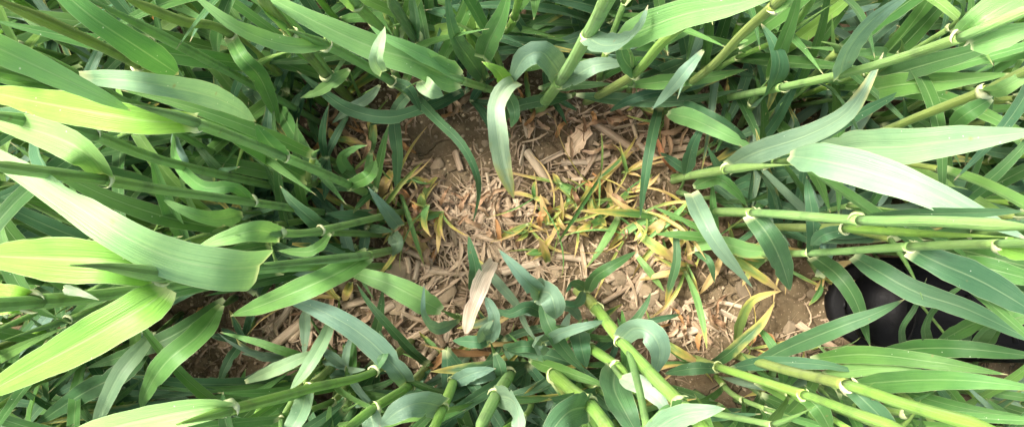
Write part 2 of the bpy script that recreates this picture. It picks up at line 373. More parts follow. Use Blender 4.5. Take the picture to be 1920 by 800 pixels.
_seed = [0]
def make_leaf(parent, origin, pts, half, col, roll=(0, 0), fold=0.25, wave=0.05, base=0.7, peak=0.35, tip=1.15, n=24, cols=9, ref=(0, 0, 1), twist=0.0):
    _seed[0] += 1
    c = spline(pts, n)
    t = np.linspace(0, 1, n)
    hw = half * blade_width(t, base, peak, tip); hw[-1] = half * 0.015
    V, F, U = ribbon(c, hw, roll, fold, wave, cols, ref, _seed[0], twist)
    return add('leaf', mesh_from('leaf', V - origin, F, U), M_leaf, parent, color=col)
def make_collar(parent, origin, p, axis_dir, out_dir, r, size=1.0):
    """pale collar with two clasping auricles round the stem"""
    A = unit(axis_dir); O = unit(out_dir - np.dot(out_dir, A) * A + 1e-6); B = np.cross(A, O)
    q = rnd; n = 24; lo, hi = -q.uniform(1.9, 2.7), q.uniform(1.9, 2.7); th = np.linspace(lo, hi, n); k = np.where(th < 0, th / lo, th / hi)
    size = size * q.uniform(0.8, 1.4); f1, f2, p1 = q.uniform(3, 6), q.uniform(7, 11), q.uniform(0, 6)
    rad = r * (1.02 + 0.10 * (1 - k)) * (1 + 0.03 * np.sin(f1 * th + p1)) + r * q.uniform(0.1, 0.6) * np.clip(k - 0.7, 0, 1)
    c = p + rad[:, None] * (np.cos(th)[:, None] * O + np.sin(th)[:, None] * B) + A * (r * (0.35 - q.uniform(0.5, 1.3) * k ** 1.6 + 0.5 * k ** 6 + 0.03 * np.sin(f2 * th)))[:, None]
    wob = 1 + 0.10 * np.sin(f1 * th + p1) + 0.05 * np.sin(f2 * th)
    thick = size * r * (0.55 * (1 - k ** 1.6) ** 0.9 * wob + 0.03)
    V, F, U = tube(c, thick, 8, True, ref=tuple(A), flat=0.42)
    t_ = q.uniform(0, 1); tint = (0.75 + 0.3 * t_, 0.85 + 0.2 * t_, 0.65 + 0.4 * t_, 1)
    return add('collar', mesh_from('collar', V - origin, F, U), M_collar, parent, color=tint)
def make_sheath(parent, origin, pts, r0, r1, col, n=10, sides=10, taper=0):
    c = spline(pts, n)
    rad = np.linspace(r0, r1, n) * (1 + 0.04 * np.sin(np.linspace(0, 7, n) + r0 * 9000))
    if taper: rad = rad * np.clip((1 - np.linspace(0, 1, n)) / taper, 0.04, 1) ** 0.8
    V, F, U = tube(c, rad, sides, True, flat=0.88)
    col = (col[0] * 1.15 + 0.050, col[1] * 1.15 + 0.062, col[2] * 1.0 + 0.024, col[3])
    return add('sheath', mesh_from('sheath', V - origin, F, U), M_sheath, parent, color=col)

def hero(label, stem, w, leaves=(), collars=(), scol='y', group='cereal plants round the bare patch', cat='plant', name='cereal_plant', base_xy=None):
    """stem: photo-pixel points with height in cm, base first; w stem width in photo pixels at mid height; collars: stem indices that carry a collar;
       leaves: dicts with pts, w and so on; a leaf with at=i starts at stem point i"""
    S = [P(*s) for s in stem]
    S[0][2] = float(soil_z(S[0][0], S[0][1])) - 0.002
    if not collars and leaves:
        q = P(*leaves[0]['pts'][0])
        if np.linalg.norm(q - S[-1]) > 0.002: S.append(q); stem = list(stem) + [leaves[0]['pts'][0]]
    root = tag(empty(name, S[0]), label, cat, group); o = S[0].copy()
    zm = np.mean([s[2] for s in S]); r = 0.93 * w / 2 * (CAM_H - min(0.5 * zm + 0.5 * max(s[2] for s in S), 0.36)) / FPX
    cuts = [0] + [c for c in collars if 0 < c < len(S) - 1] + [len(S) - 1]
    full = spline(S, 12 * (len(S) - 1) + 1)
    d = [int(np.argmin(np.linalg.norm(full - s, axis=1))) for s in S]
    rr = r * 1.12; note(full[6:], r)
    for a, b in zip(cuts[:-1], cuts[1:]):
        seg = full[d[a]:d[b] + 1]
        if len(seg) < 2: continue
        make_sheath(root, o, seg, rr, rr * 0.93, colour(scol if a else ('o' if scol == 'y' else scol)), n=max(8, len(seg)), taper=(0 if (b != len(S) - 1 or len(S) < 3) else (0.75 if (-10 < stem[-1][0] < 1930 and -10 < stem[-1][1] < 810) else 0.2)))
        rr *= 0.86
    for lf in leaves:
        pts = [P(*q) for q in lf['pts']]
        zl = np.mean([q[2] for q in pts[:max(2, len(pts) // 2 + 1)]])
        half = lf['w'] / 2 * (CAM_H - zl) / FPX
        lo = make_leaf(root, o, pts, half, colour(lf.get('c', 'g'), lf.get('y', 0.0)), lf.get('roll', (0, 0)), lf.get('fold', 0.25), lf.get('wave', 0.06),
                  lf.get('base', 0.7 if 'at' in lf else 0.28), lf.get('peak', 0.35 if 'at' in lf else 0.28), lf.get('tip', 1.15), lf.get('n', 26), ref=lf.get('ref') or tuple(unit(np.array([0, 0, 0.6]) + 0.7 * unit(np.array([0, 0, CAM_H]) - pts[len(pts) // 2]))), twist=lf.get('twist', 0.0))
        gap = np.linalg.norm(full - pts[0], axis=1)
        if gap.min() > 0.006 and gap.min() < 0.12:          # blades that leave lower down: a slim side sheath carries them
            k0 = int(np.argmin(np.linalg.norm(full[:, :2] - pts[0][:2], axis=1) + 3 * np.clip(full[:, 2] - pts[0][2] * 0.75, 0, 9)))
            m_ = (full[k0] + pts[0]) / 2; m_[2] = full[k0][2] * 0.45 + pts[0][2] * 0.55
            make_sheath(root, o, [full[k0], m_, pts[0]], min(r * 0.5, half * 0.5), min(r * 0.4, half * 0.4), colour('g'), n=8, sides=7)
        note(spline(pts, 40)[:36], half * 0.8)
        if lf.get('label'): lo['label'] = lf['label']
        if 'at' in lf:
            i = lf['at']; ax = S[min(i + 1, len(S) - 1)] - S[max(i - 1, 0)]
            k = d[i]; rc = r * (1.12 if i <= (collars[0] if collars else 99) else 0.98)
            make_collar(lo, o, S[i], ax, pts[1] - pts[0], rc, lf.get('cs', 1.0))
    if collars:
        have = {lf['at'] for lf in leaves if 'at' in lf}
        for i in collars:
            if i in have: continue
            ax = S[min(i + 1, len(S) - 1)] - S[max(i - 1, 0)]
            make_collar(root, o, S[i], ax, np.array([rnd.uniform(-1, 1), rnd.uniform(-1, 1), 0.2]), r * 1.05)
    return root
COVER = {}                        # which heights the traced blades and stems take, on a coarse grid, so that filler plants do not grow through them
def note(c, half):
    for p in c:
        x, y = pix(p); rad = half * FPX / (CAM_H - p[2])
        for i in range(int((x - rad) // 12), int((x + rad) // 12) + 1):
            for j in range(int((y - rad) // 12), int((y + rad) // 12) + 1):
                COVER[(i, j)] = max(COVER.get((i, j), 0), p[2])
def L(pts, w, c='g', **k): return dict(pts=pts, w=w, c=c, **k)
# ---- left side: tall plants whose blades sweep out past the edge
hero('tall plant with bright yellow-green upper blade and cream collar above the left rows', [(705, 372, 0), (655, 347, 10), (530, 293, 24), (366, 230, 34), (245, 195, 38)], 30,
     [L([(366, 230, 34), (270, 226, 35.5), (130, 203, 35.5), (-60, 165, 34)], 64, 'y', at=3, y=0.22, cs=1.35, base=0.55, fold=0.5),
      L([(530, 293, 24), (505, 268, 27), (478, 232, 29)], 40, 'g', at=2), L([(655, 347, 10), (690, 330, 12), (705, 300, 9)], 26, 'g', at=1)], (1, 2, 3), 'l')
hero('tall plant with arched glossy blade folding over a white collar at the left', [(630, 402, 0), (472, 379, 20), (320, 358, 28), (197, 338, 34), (0, 312, 40), (-80, 300, 41)], 30,
     [L([(196, 330, 34), (165, 292, 36), (100, 256, 36), (-60, 208, 34.5)], 58, 'l', at=3, cs=1.2, base=0.75, fold=0.35), L([(472, 379, 20), (440, 350, 23), (380, 350, 23), (330, 300, 20), (325, 245, 17)], 26, 'g', at=1)], (1, 3), 'l')
hero('plant with horn-like cream auricles in front of a dark blade, left rows', [(560, 360, 0), (330, 308, 22), (172, 252, 31), (60, 228, 35), (-40, 210, 37)], 27,
     [L([(170, 250, 31), (140, 232, 32), (60, 222, 32), (-50, 215, 31)], 44, 'd', at=2, cs=1.35, base=0.6)], (2,), 'l')
hero('plant half hidden behind pale crossing blades, with a dull cream collar', [(500, 265, 0), (300, 210, 20), (108, 160, 32), (-40, 125, 37)], 26,
     [L([(106, 162, 32), (60, 150, 34), (-40, 138, 35)], 46, 'g', at=2, cs=1.2), L([(150, 146, 33), (250, 152, 34), (380, 176, 31), (440, 200, 28), (480, 228, 25)], 50, 'p', base=0.45, peak=0.5, fold=0.3)], (2,), 'g')
hero('plant with a broad pale blade slanting across the far left edge', [(470, 330, 0), (160, 150, 30), (-60, 62, 40)], 24,
     [L([(-90, 45, 41), (0, 92, 39.5), (120, 148, 38), (200, 186, 37), (246, 208, 36)], 56, 'l', base=0.8, peak=0.2, fold=0.3)], (), 'l')
hero('plant with the longest pale blade, arching from a straight stem down to a folded end', [(745, 466, 0), (690, 478, 12), (590, 488, 22), (487, 496, 29), (380, 505, 33)], 27,
     [L([(489, 498, 32.5), (470, 502, 34.5), (420, 504, 36), (330, 487, 37), (235, 445, 38), (130, 378, 38), (0, 298, 37.5), (-120, 225, 36)], 94, 'h', base=0.72, peak=0.08, tip=0.12, n=34, fold=0.22, wave=0.05),  # 'h' paints the brighter light on this high blade into its colour
      L([(690, 478, 12), (640, 508, 15), (570, 540, 16), (490, 572, 15), (432, 592, 13)], 44, 'g', at=1, fold=0.3, cs=1.2)], (1,), 'l')
hero('plant with blown-out white collar under the longest pale blade', [(730, 500, 0), (560, 500, 17), (400, 510, 29), (308, 514, 36), (200, 500, 40.5), (130, 497, 42)], 34,
     [L([(300, 512, 36), (230, 494, 37.5), (120, 486, 37.5), (-60, 478, 36)], 86, 'y', at=3, cs=2.0, base=0.65, fold=0.45),
      L([(315, 540, 36), (270, 575, 37), (160, 638, 37), (20, 712, 36), (-60, 755, 35)], 76, 'y', base=0.45, peak=0.12, fold=0.2, label='broad bright blade drooping to the lower corner')], (3,), 'l')
hero('plant with white collar cut by the left frame edge', [(560, 500, 0), (240, 546, 28), (60, 566, 36), (-60, 575, 40)], 30,
     [L([(50, 566, 36), (20, 560, 36.5), (-60, 560, 36)], 60, 'y', at=2, cs=1.4), L([(120, 540, 34), (150, 548, 35), (186, 562, 35)], 22, 'w', fold=0.7)], (2,), 'l')
hero('plant with bright blade lying over the bottom left frame edge', [(770, 640, 0), (700, 696, 12), (580, 728, 22), (430, 768, 31), (330, 795, 34)], 27,
     [L([(428, 768, 31), (400, 764, 32), (300, 782, 32), (170, 812, 31), (60, 850, 30)], 56, 'l', at=3, cs=1.3, base=0.6, fold=0.35), L([(700, 696, 12), (720, 660, 12), (712, 620, 9)], 18, 'b', at=1)], (1, 3), 'y')
hero('low plant with two drooping green blades over dark lower left gap', [(430, 560, 0), (415, 575, 8)], 16,
     [L([(415, 572, 10), (375, 625, 14), (310, 680, 15), (272, 740, 12), (265, 772, 10)], 44, 'g', fold=0.3), L([(420, 560, 9), (340, 620, 12), (250, 660, 12), (160, 690, 10)], 32, 'd')], (), 'g')
hero('low plant with pale curved blade hanging to the bottom left frame edge', [(330, 590, 0), (285, 630, 10)], 14,
     [L([(288, 622, 11), (268, 648, 13), (225, 700, 14), (190, 770, 13), (170, 830, 11)], 32, 'p', fold=0.25), L([(285, 632, 10), (240, 690, 12), (150, 740, 12), (60, 800, 10)], 40, 'd')], (), 'g')
hero('slim plant with spoon-tipped blade between the left rows', [(760, 395, 0), (600, 432, 16), (525, 437, 21), (440, 440, 25)], 20,
     [L([(525, 440, 21), (480, 432, 24), (420, 447, 25), (370, 462, 25)], 42, 'l', at=2, cs=1.1), L([(620, 438, 14), (585, 470, 15), (520, 470, 14)], 20, 'g')], (1, 2), 'l')
hero('plant with a pale upright blade crossing the dark gap at far left', [(420, 400, 0), (335, 350, 14)], 14,
     [L([(405, 340, 12), (375, 345, 15), (345, 315, 18), (330, 270, 18), (324, 245, 17)], 38, 's', base=0.5)], (), 'g')
hero('plant with long blade arcing over the left middle rows', [(560, 395, 0), (450, 400, 12)], 14,
     [L([(455, 402, 13), (400, 410, 18), (340, 392, 20), (295, 365, 20)], 34, 'l'), L([(470, 380, 8), (420, 330, 13), (380, 285, 14), (362, 265, 13)], 24, 'd')], (), 'g')
# ---- top left
hero('plant with a thick blunt blade hanging in shade behind the left stems', [(600, 230, 0), (420, 130, 18), (210, 20, 32)], 22,
     [L([(90, -40, 34), (170, 30, 33), (260, 90, 31), (335, 140, 28)], 58, 'g', base=0.5, peak=0.6, tip=2.5, fold=0.15)], (), 'l')
hero('leaning olive stem running from the top left corner into the rows', [(520, 260, 0), (420, 205, 10), (260, 122, 23), (120, 55, 31), (-30, -10, 36)], 25, [], (2,), 'o')
hero('bright olive stem with a tiny cream collar under the top frame edge', [(560, 170, 0), (432, 65, 18), (340, 40, 25), (220, -10, 31)], 24,
     [L([(432, 68, 18), (455, 110, 19), (490, 150, 17), (525, 235, 12)], 34, 'g', at=1), L([(433, 70, 18), (470, 110, 16), (500, 180, 11)], 26, 'b')], (1,), 'o')
hero('plant with a long pale ribbon blade curling to the top frame edge', [(815, 200, 0), (735, 153, 9), (670, 115, 16), (610, 84, 22), (540, 55, 26)], 24,
     [L([(612, 84, 22), (560, 88, 25), (500, 75, 27), (430, 42, 29), (350, -20, 30)], 36, 'l', at=3, base=0.6, roll=(20, 5)),
      L([(735, 153, 9), (765, 165, 10), (790, 210, 8)], 20, 'b', at=1)], (1, 3), 'l')
hero('plant with a huge broad blade running to the top frame edge', [(985, 190, 0), (925, 170, 7), (862, 150, 17), (790, 118, 20)], 18,
     [L([(862, 150, 17), (830, 140, 19), (770, 112, 21.5), (695, 88, 23), (580, 35, 25), (440, -40, 26)], 62, 'l', at=2, cs=1.7, base=0.55, peak=0.12, tip=0.8, fold=0.35),
      L([(858, 140, 17), (820, 118, 20), (760, 88, 22.5), (715, 66, 23.5), (690, 45, 24)], 34, 'l', roll=(35, 10), base=0.3)], (2,), 'l')
hero('plant with small folded blade tip sticking up from the broad top blade', [(850, 170, 0), (760, 125, 12)], 12,
     [L([(716, 136, 25), (705, 115, 26), (712, 85, 26.5), (722, 50, 26)], 30, 'p', base=0.6, fold=0.5, roll=(20, -30)), L([(790, 152, 20), (805, 168, 21), (832, 180, 20)], 34, 'p', base=0.5, fold=0.4)], (), 'g')
hero('pair of collars on a shaded olive stem near the top frame edge', [(660, 190, 0), (610, 140, 10), (545, 62, 20), (500, 10, 26), (470, -40, 29)], 28,
     [L([(545, 60, 20), (530, 40, 23), (490, 15, 26), (450, -30, 28)], 46, 'g', at=2, cs=1.25)], (1, 2), 'o')
hero('stem rising between vertical dark blades under the top frame edge', [(775, 130, 0), (720, 62, 14), (668, 8, 22), (640, -30, 25)], 22,
     [L([(668, 8, 22), (650, -10, 24), (610, -50, 26)], 40, 'l', at=2, cs=1.2)], (2,), 'l')
hero('dark stem with narrow collar left of the vertical top blades', [(830, 140, 0), (778, 70, 14), (725, -10, 24)], 24,
     [L([(778, 72, 14), (780, 40, 18), (770, -20, 22)], 30, 'd', at=1)], (1,), 'd')
hero('plant with long dark blade arcing low across the upper soil edge', [(800, 195, 0), (790, 190, 3)], 12,
     [L([(862, 172, 3), (800, 200, 5.5), (730, 220, 6.5), (655, 205, 7), (600, 168, 7.5), (556, 132, 8)], 26, 'b', peak=0.5, fold=0.2), L([(880, 168, 2.5), (820, 195, 4), (760, 212, 4.5), (690, 236, 3.5)], 22, 'b', fold=0.2)], (), 'g')
hero('plant whose thin dark blade hooks down across the bare soil', [(765, 165, 0), (770, 172, 4)], 12,
     [L([(772, 175, 4.5), (815, 220, 7), (865, 270, 8), (893, 325, 7), (897, 370, 4), (885, 425, 0.8)], 19, 'b', base=0.9, peak=0.15, tip=0.4), L([(770, 172, 4), (740, 215, 4), (745, 290, 3), (743, 365, 1.2)], 24, 'b', base=0.8, peak=0.4)], (), 'g')
hero('small plant with light blade tips below the broad top blade', [(690, 205, 0), (670, 170, 5)], 11,
     [L([(655, 130, 9), (630, 150, 10), (595, 172, 9.5), (563, 184, 9)], 24, 'l'), L([(712, 160, 5), (690, 185, 6), (655, 205, 6), (622, 232, 4.5)], 20, 's', roll=(20, -20))], (), 'g')
# ---- top centre
hero('plant with two upright blades standing above the upper soil edge', [(910, 165, 0), (905, 152, 6)], 15,
     [L([(908, 150, 7), (880, 110, 13), (850, 60, 18), (835, -30, 21)], 36, 'b', base=0.7), L([(905, 110, 14), (918, 75, 17), (940, 30, 20), (960, -40, 22)], 42, 'g', base=0.8, peak=0.2), L([(905, 112, 10), (885, 70, 14), (880, 20, 18), (884, -30, 20)], 24, 'l')], (), 'g')
hero('plant with fresh curled blade and whitish mottled blade over the soil', [(965, 210, 0), (960, 185, 5), (955, 155, 10)], 16,
     [L([(968, 152, 13), (946, 166, 15.5), (930, 200, 16.5), (933, 245, 16), (943, 310, 13), (964, 374, 9)], 38, 'm', y=0.36, base=0.7, peak=0.5, wave=0.14, fold=0.3, label='whitish mottled blade hanging over the soil'),
      L([(950, 160, 12), (935, 135, 15), (915, 122, 16), (903, 116, 16)], 34, 'y', base=0.9, fold=0.5), L([(950, 170, 8), (965, 210, 9), (958, 240, 8)], 24, 'b')], (), 'y')
hero('plant with grey-green blade bent sharply like a roof at the soil edge', [(1010, 185, 0), (1030, 165, 6)], 15,
     [L([(1055, 150, 8), (1035, 118, 14), (1013, 98, 16.5), (980, 112, 16), (953, 165, 12)], 52, 's', base=0.8, peak=0.3, tip=0.9, fold=0.2, wave=0.08)], (), 'g')
hero('stout pale stem with knobbly white collar at the top, centre', [(1010, 205, 0), (1050, 153, 12), (1105, 62, 26), (1140, -5, 33), (1165, -60, 36)], 38,
     [L([(1100, 68, 26), (1130, 84, 28), (1170, 78, 30), (1200, 48, 31.5), (1215, 10, 32)], 52, 's', at=2, cs=1.4, roll=(0, -25), base=0.6), L([(1050, 155, 12), (1085, 138, 15), (1120, 122, 16), (1180, 118, 15)], 36, 's', at=1)], (1, 2), 'l')
hero('plant with a broad light blade crossing the top frame edge', [(1180, 180, 0), (1185, 110, 18)], 16,
     [L([(1160, 80, 27), (1200, 58, 30), (1280, 28, 33), (1390, 5, 35), (1520, -40, 36)], 58, 'l', base=0.5, fold=0.25)], (), 'l')
hero('bright yellow-green stem leaning up from the upper soil edge', [(1100, 190, 0), (1122, 180, 4), (1190, 138, 14), (1240, 82, 22), (1300, 30, 28), (1350, -20, 32)], 26,
     [L([(1192, 138, 14), (1170, 110, 17), (1165, 70, 19), (1180, 40, 20)], 36, 'b', at=2), L([(1180, 160, 7), (1260, 152, 9), (1330, 145, 10), (1402, 130, 10)], 28, 'g', y=0.12)], (2,), 'y')
hero('olive stem leaning beside the bright one at the top', [(1245, 190, 0), (1328, 130, 14), (1390, 66, 23), (1450, 12, 29), (1490, -30, 32)], 22,
     [L([(1318, 95, 16), (1285, 135, 16), (1255, 170, 14), (1222, 206, 12)], 26, 's', roll=(10, 30)), L([(1452, 12, 29), (1470, 5, 30), (1500, -40, 31)], 30, 'l', at=3, cs=1.2)], (3,), 'o')
hero('plant with dark blades lying flat along the upper soil edge', [(1070, 178, 0), (1080, 175, 2.5)], 12,
     [L([(1080, 178, 3), (1160, 186, 5), (1270, 190, 6), (1392, 168, 7)], 24, 'b', fold=0.2), L([(1072, 180, 3), (1020, 188, 4), (960, 205, 3.5), (940, 240, 2)], 24, 'd'), L([(1010, 165, 4), (1080, 160, 6), (1150, 158, 7)], 20, 'd')], (), 'g')
hero('plant with mid-green blade sloping down over the soil, upper right', [(1235, 195, 0), (1250, 208, 4)], 13,
     [L([(1252, 212, 5), (1300, 224, 9), (1360, 252, 10), (1418, 280, 9)], 36, 'l', fold=0.3), L([(1236, 200, 3), (1222, 260, 6), (1210, 330, 6), (1200, 410, 3)], 20, 'b', base=0.9), L([(1262, 190, 5), (1320, 215, 8), (1370, 240, 8), (1402, 262, 7)], 26, 'b')], (), 'g')
# ---- right side
hero('plant with thin pointed grey blade crossing the right stems', [(1265, 338, 0), (1292, 330, 4), (1362, 318, 14), (1425, 312, 20), (1482, 309, 24)], 22,
     [L([(1364, 312, 14), (1420, 285, 18), (1510, 255, 21), (1585, 215, 23), (1625, 160, 24), (1657, 98, 24)], 44, 's', at=2, cs=1.3, y=0.18, base=0.6, peak=0.3),
      L([(1480, 292, 24), (1540, 300, 28), (1640, 325, 30), (1760, 370, 31), (1930, 450, 31)], 66, 'p', base=0.3, peak=0.3, fold=0.2, label='pale grey blade drooping across the right side')], (2,), 'l')
hero('plant with broad smooth blade reaching the right frame edge', [(1340, 300, 0), (1450, 290, 14), (1530, 287, 21)], 15,
     [L([(1525, 292, 21), (1600, 278, 26), (1700, 275, 29), (1800, 262, 31), (1960, 245, 33)], 68, 'p', base=0.45, peak=0.45, fold=0.3)], (), 'l')
hero('long straight stem with lumpy cream collar in the upper right corner', [(1330, 190, 0), (1470, 163, 16), (1577, 140, 24), (1700, 105, 31), (1803, 70, 36), (1900, 30, 38), (1990, -5, 39)], 30,
     [L([(1574, 145, 24), (1590, 95, 28), (1640, 35, 31), (1720, -20, 33)], 50, 's', at=2, cs=1.1, base=0.6), L([(1805, 68, 36), (1850, 30, 37), (1940, -20, 36.5)], 60, 'l', at=4, cs=1.6), L([(1820, 86, 36), (1870, 72, 37), (1960, 45, 38)], 48, 'l')], (1, 2, 4), 'l')
hero('plant with mid-green blades behind the long straight stem, upper right', [(1480, 200, 0), (1600, 180, 12)], 14,
     [L([(1600, 178, 14), (1680, 160, 19), (1780, 152, 22), (1900, 138, 24)], 46, 'g'), L([(1640, 150, 16), (1740, 120, 22), (1830, 95, 25), (1920, 66, 27)], 42, 'd')], (), 'g')
hero('olive stem with horn-like collar near the right frame edge', [(1450, 325, 0), (1640, 252, 17), (1740, 212, 24), (1848, 170, 30), (1930, 130, 33), (2000, 100, 35)], 22,
     [L([(1846, 172, 30), (1880, 165, 32), (1960, 120, 33)], 36, 'l', at=3, cs=1.6), L([(1860, 185, 30), (1810, 215, 30), (1780, 240, 28)], 34, 'g')], (3,), 'o')
hero('long level stem with two collars running to the right frame edge', [(1310, 395, 0), (1410, 398, 12), (1605, 412, 26), (1760, 415, 33), (1960, 428, 39)], 30,
     [L([(1608, 414, 26), (1660, 405, 28), (1800, 400, 32), (1930, 395, 34)], 34, 'b', at=2, cs=1.4, roll=(40, 20)), L([(1408, 400, 12), (1440, 440, 13), (1465, 490, 11), (1482, 545, 8)], 46, 'b', at=1, fold=0.15, base=0.8)], (1, 2), 'l')
hero('bright stem just under the long level stem at the right', [(1400, 425, 0), (1585, 428, 19), (1720, 437, 26), (1900, 445, 33)], 25, [L([(1586, 430, 19), (1545, 440, 19), (1520, 460, 17)], 26, 'b', at=1)], (1,), 'y')
hero('stem with cream collars above the black boot', [(1390, 478, 0), (1520, 474, 13), (1706, 462, 26), (1876, 457, 34), (1960, 455, 37)], 25,
     [L([(1706, 466, 26), (1760, 492, 27), (1850, 532, 27), (1960, 598, 26)], 58, 'b', at=2, cs=1.4, fold=0.2, base=0.6), L([(1878, 458, 34), (1910, 470, 35), (1960, 480, 36)], 44, 'y', at=3, cs=1.5), L([(1522, 474, 13), (1526, 430, 16), (1518, 370, 17), (1512, 330, 16)], 30, 'b', at=1)], (1, 2, 3), 'l')
hero('plant with long dark blade hanging across the black boot', [(1500, 470, 0), (1540, 470, 8)], 13,
     [L([(1600, 480, 14), (1650, 510, 17), (1720, 548, 18), (1820, 582, 19), (1960, 650, 19)], 42, 'b', fold=0.2, base=0.5), L([(1525, 480, 6), (1570, 515, 9), (1605, 565, 9), (1632, 650, 7)], 34, 'd', y=0.15, base=0.8, tip=0.7)], (), 'g')
hero('low plant with a pointed blade reaching over the toe of the boot', [(1385, 700, 0), (1400, 695, 2)], 14,
     [L([(1400, 692, 2.5), (1470, 655, 6), (1560, 618, 10), (1640, 588, 11), (1697, 560, 11)], 34, 'b', base=0.6, peak=0.5, fold=0.2), L([(1370, 690, 3), (1430, 680, 6), (1530, 682, 8), (1618, 698, 8)], 26, 'b', y=0.1)], (), 'g')
hero('plant with flat blades below the boot', [(1470, 690, 0), (1500, 680, 5)], 14,
     [L([(1520, 672, 6), (1620, 664, 10), (1750, 678, 13), (1890, 702, 14)], 34, 'g', fold=0.2), L([(1600, 720, 10), (1720, 712, 16), (1830, 714, 19), (1960, 730, 20)], 44, 'g'), L([(1540, 700, 6), (1650, 690, 10), (1760, 700, 12)], 26, 'l')], (), 'g')
hero('leaning bright stem with cream collar below the boot, upper one of two', [(1375, 665, 0), (1470, 692, 10), (1592, 722, 20), (1700, 758, 26), (1900, 815, 34)], 30,
     [L([(1592, 726, 20), (1615, 745, 21), (1660, 790, 21), (1700, 840, 20)], 36, 'b', at=2, cs=1.5)], (2,), 'y')
hero('leaning bright stem with cream collars in the lower right, lower one of two', [(1300, 672, 0), (1345, 687, 5), (1505, 738, 19), (1600, 772, 25), (1720, 812, 30)], 26,
     [L([(1345, 690, 5), (1300, 690, 6), (1245, 700, 4)], 24, 'b', at=1), L([(1507, 742, 19), (1535, 765, 20), (1560, 810, 19)], 34, 'g', at=2, cs=1.5)], (1, 2), 'y')
hero('plant with grey-green blade hanging into the soil right of the yellow tillers', [(1278, 360, 0), (1295, 365, 5)], 14,
     [L([(1296, 362, 6), (1318, 410, 9), (1350, 465, 9), (1412, 540, 6)], 36, 's', base=0.8, peak=0.2, tip=0.5), L([(1300, 350, 5), (1345, 335, 9), (1380, 360, 9), (1402, 388, 8)], 26, 'g'), L([(1285, 330, 4), (1300, 270, 8), (1330, 220, 9)], 26, 'b')], (), 'g')
hero('plant with yellow-edged blade lying level above the cracked soil', [(1290, 470, 0), (1300, 466, 2)], 10,
     [L([(1302, 462, 3), (1350, 455, 5), (1410, 470, 5), (1505, 468, 4)], 30, 'l', y=0.42, base=0.6, peak=0.4), L([(1300, 470, 2), (1330, 490, 4), (1340, 530, 2.5)], 14, 'b')], (), 'y')
hero('dark upright blade plant between upper right stems', [(1390, 235, 0), (1412, 192, 8), (1440, 150, 13)], 17,
     [L([(1412, 192, 8), (1440, 175, 14), (1462, 125, 17), (1450, 80, 18), (1425, 42, 18)], 42, 'b', at=1, base=0.6, peak=0.5), L([(1440, 150, 13), (1465, 90, 18), (1490, 20, 21), (1500, -40, 23)], 30, 'g')], (1,), 'l')
# ---- bottom
hero('thick bright stem leaning out of the soil toward the bottom frame edge', [(1085, 545, 0), (1118, 578, 5), (1166, 640, 14), (1225, 705, 21), (1282, 762, 27), (1330, 815, 31)], 36,
     [L([(1163, 636, 14), (1190, 615, 17), (1222, 625, 18), (1238, 660, 17), (1226, 706, 14)], 46, 's', at=2, cs=1.2, fold=0.15, base=0.7), L([(1282, 765, 27), (1240, 790, 29), (1200, 830, 29)], 50, 'l', at=4, cs=1.5),
      L([(1215, 812, 29), (1270, 780, 31), (1320, 770, 32), (1360, 765, 32)], 50, 'p', base=0.6, peak=0.4)], (1, 2, 4), 'y')
hero('plant with pale flaring blade curled back at the bottom frame edge', [(1075, 625, 0), (1108, 652, 5), (1157, 686, 12), (1190, 722, 16)], 24,
     [L([(1155, 690, 12), (1152, 725, 15), (1172, 770, 17), (1205, 830, 17)], 62, 'b', at=2, cs=1.5, base=0.7), L([(1165, 708, 16), (1200, 722, 19), (1235, 750, 20), (1262, 790, 19)], 38, 'w', roll=(-35, -15), fold=0.4)], (1, 2), 'y')
hero('thick stem with big cream collar at the bottom, centre', [(1010, 655, 0), (1040, 702, 7), (1105, 758, 18), (1150, 815, 24)], 34,
     [L([(1103, 762, 18), (1070, 770, 21), (1040, 800, 22), (1010, 850, 22)], 66, 'b', at=2, cs=1.5, base=0.8)], (1, 2), 'y')
hero('plant with straight green blade lying across the bottom stems', [(985, 650, 0), (990, 668, 3)], 12,
     [L([(992, 674, 4), (1040, 690, 7), (1095, 708, 9), (1150, 730, 9)], 26, 'g', fold=0.35), L([(1095, 715, 6), (1085, 740, 9), (1120, 780, 12)], 22, 'l')], (), 'g')
hero('young plant with rolled blue-green blade opening like a funnel', [(1030, 610, 0), (1020, 575, 5), (1012, 548, 9)], 15,
     [L([(1012, 548, 9), (990, 528, 12), (965, 500, 13), (934, 466, 13)], 42, 's', base=0.6, fold=0.9), L([(1010, 545, 9), (1030, 550, 12), (1040, 575, 12), (1042, 598, 10)], 52, 's', base=0.9, fold=0.35), L([(1015, 560, 7), (1030, 610, 8), (1062, 660, 7), (1100, 700, 6)], 30, 'b'), L([(1022, 590, 4), (990, 575, 7), (955, 588, 7), (925, 578, 6)], 26, 'b')], (), 'g')
hero('young plant with cupped blue-green blades beside dried white leaf', [(935, 690, 0), (928, 665, 5), (918, 635, 9)], 14,
     [L([(918, 640, 9), (928, 600, 11), (918, 570, 11), (910, 556, 10)], 30, 's', fold=0.6), L([(915, 640, 9), (890, 640, 10), (848, 638, 9)], 26, 'b', fold=0.4), L([(922, 640, 8), (905, 622, 11), (925, 600, 12)], 34, 's', base=0.9), L([(928, 660, 6), (940, 700, 6), (925, 720, 5)], 24, 'b'), L([(935, 690, 5), (900, 705, 7), (862, 718, 6)], 30, 's')], (), 'g')
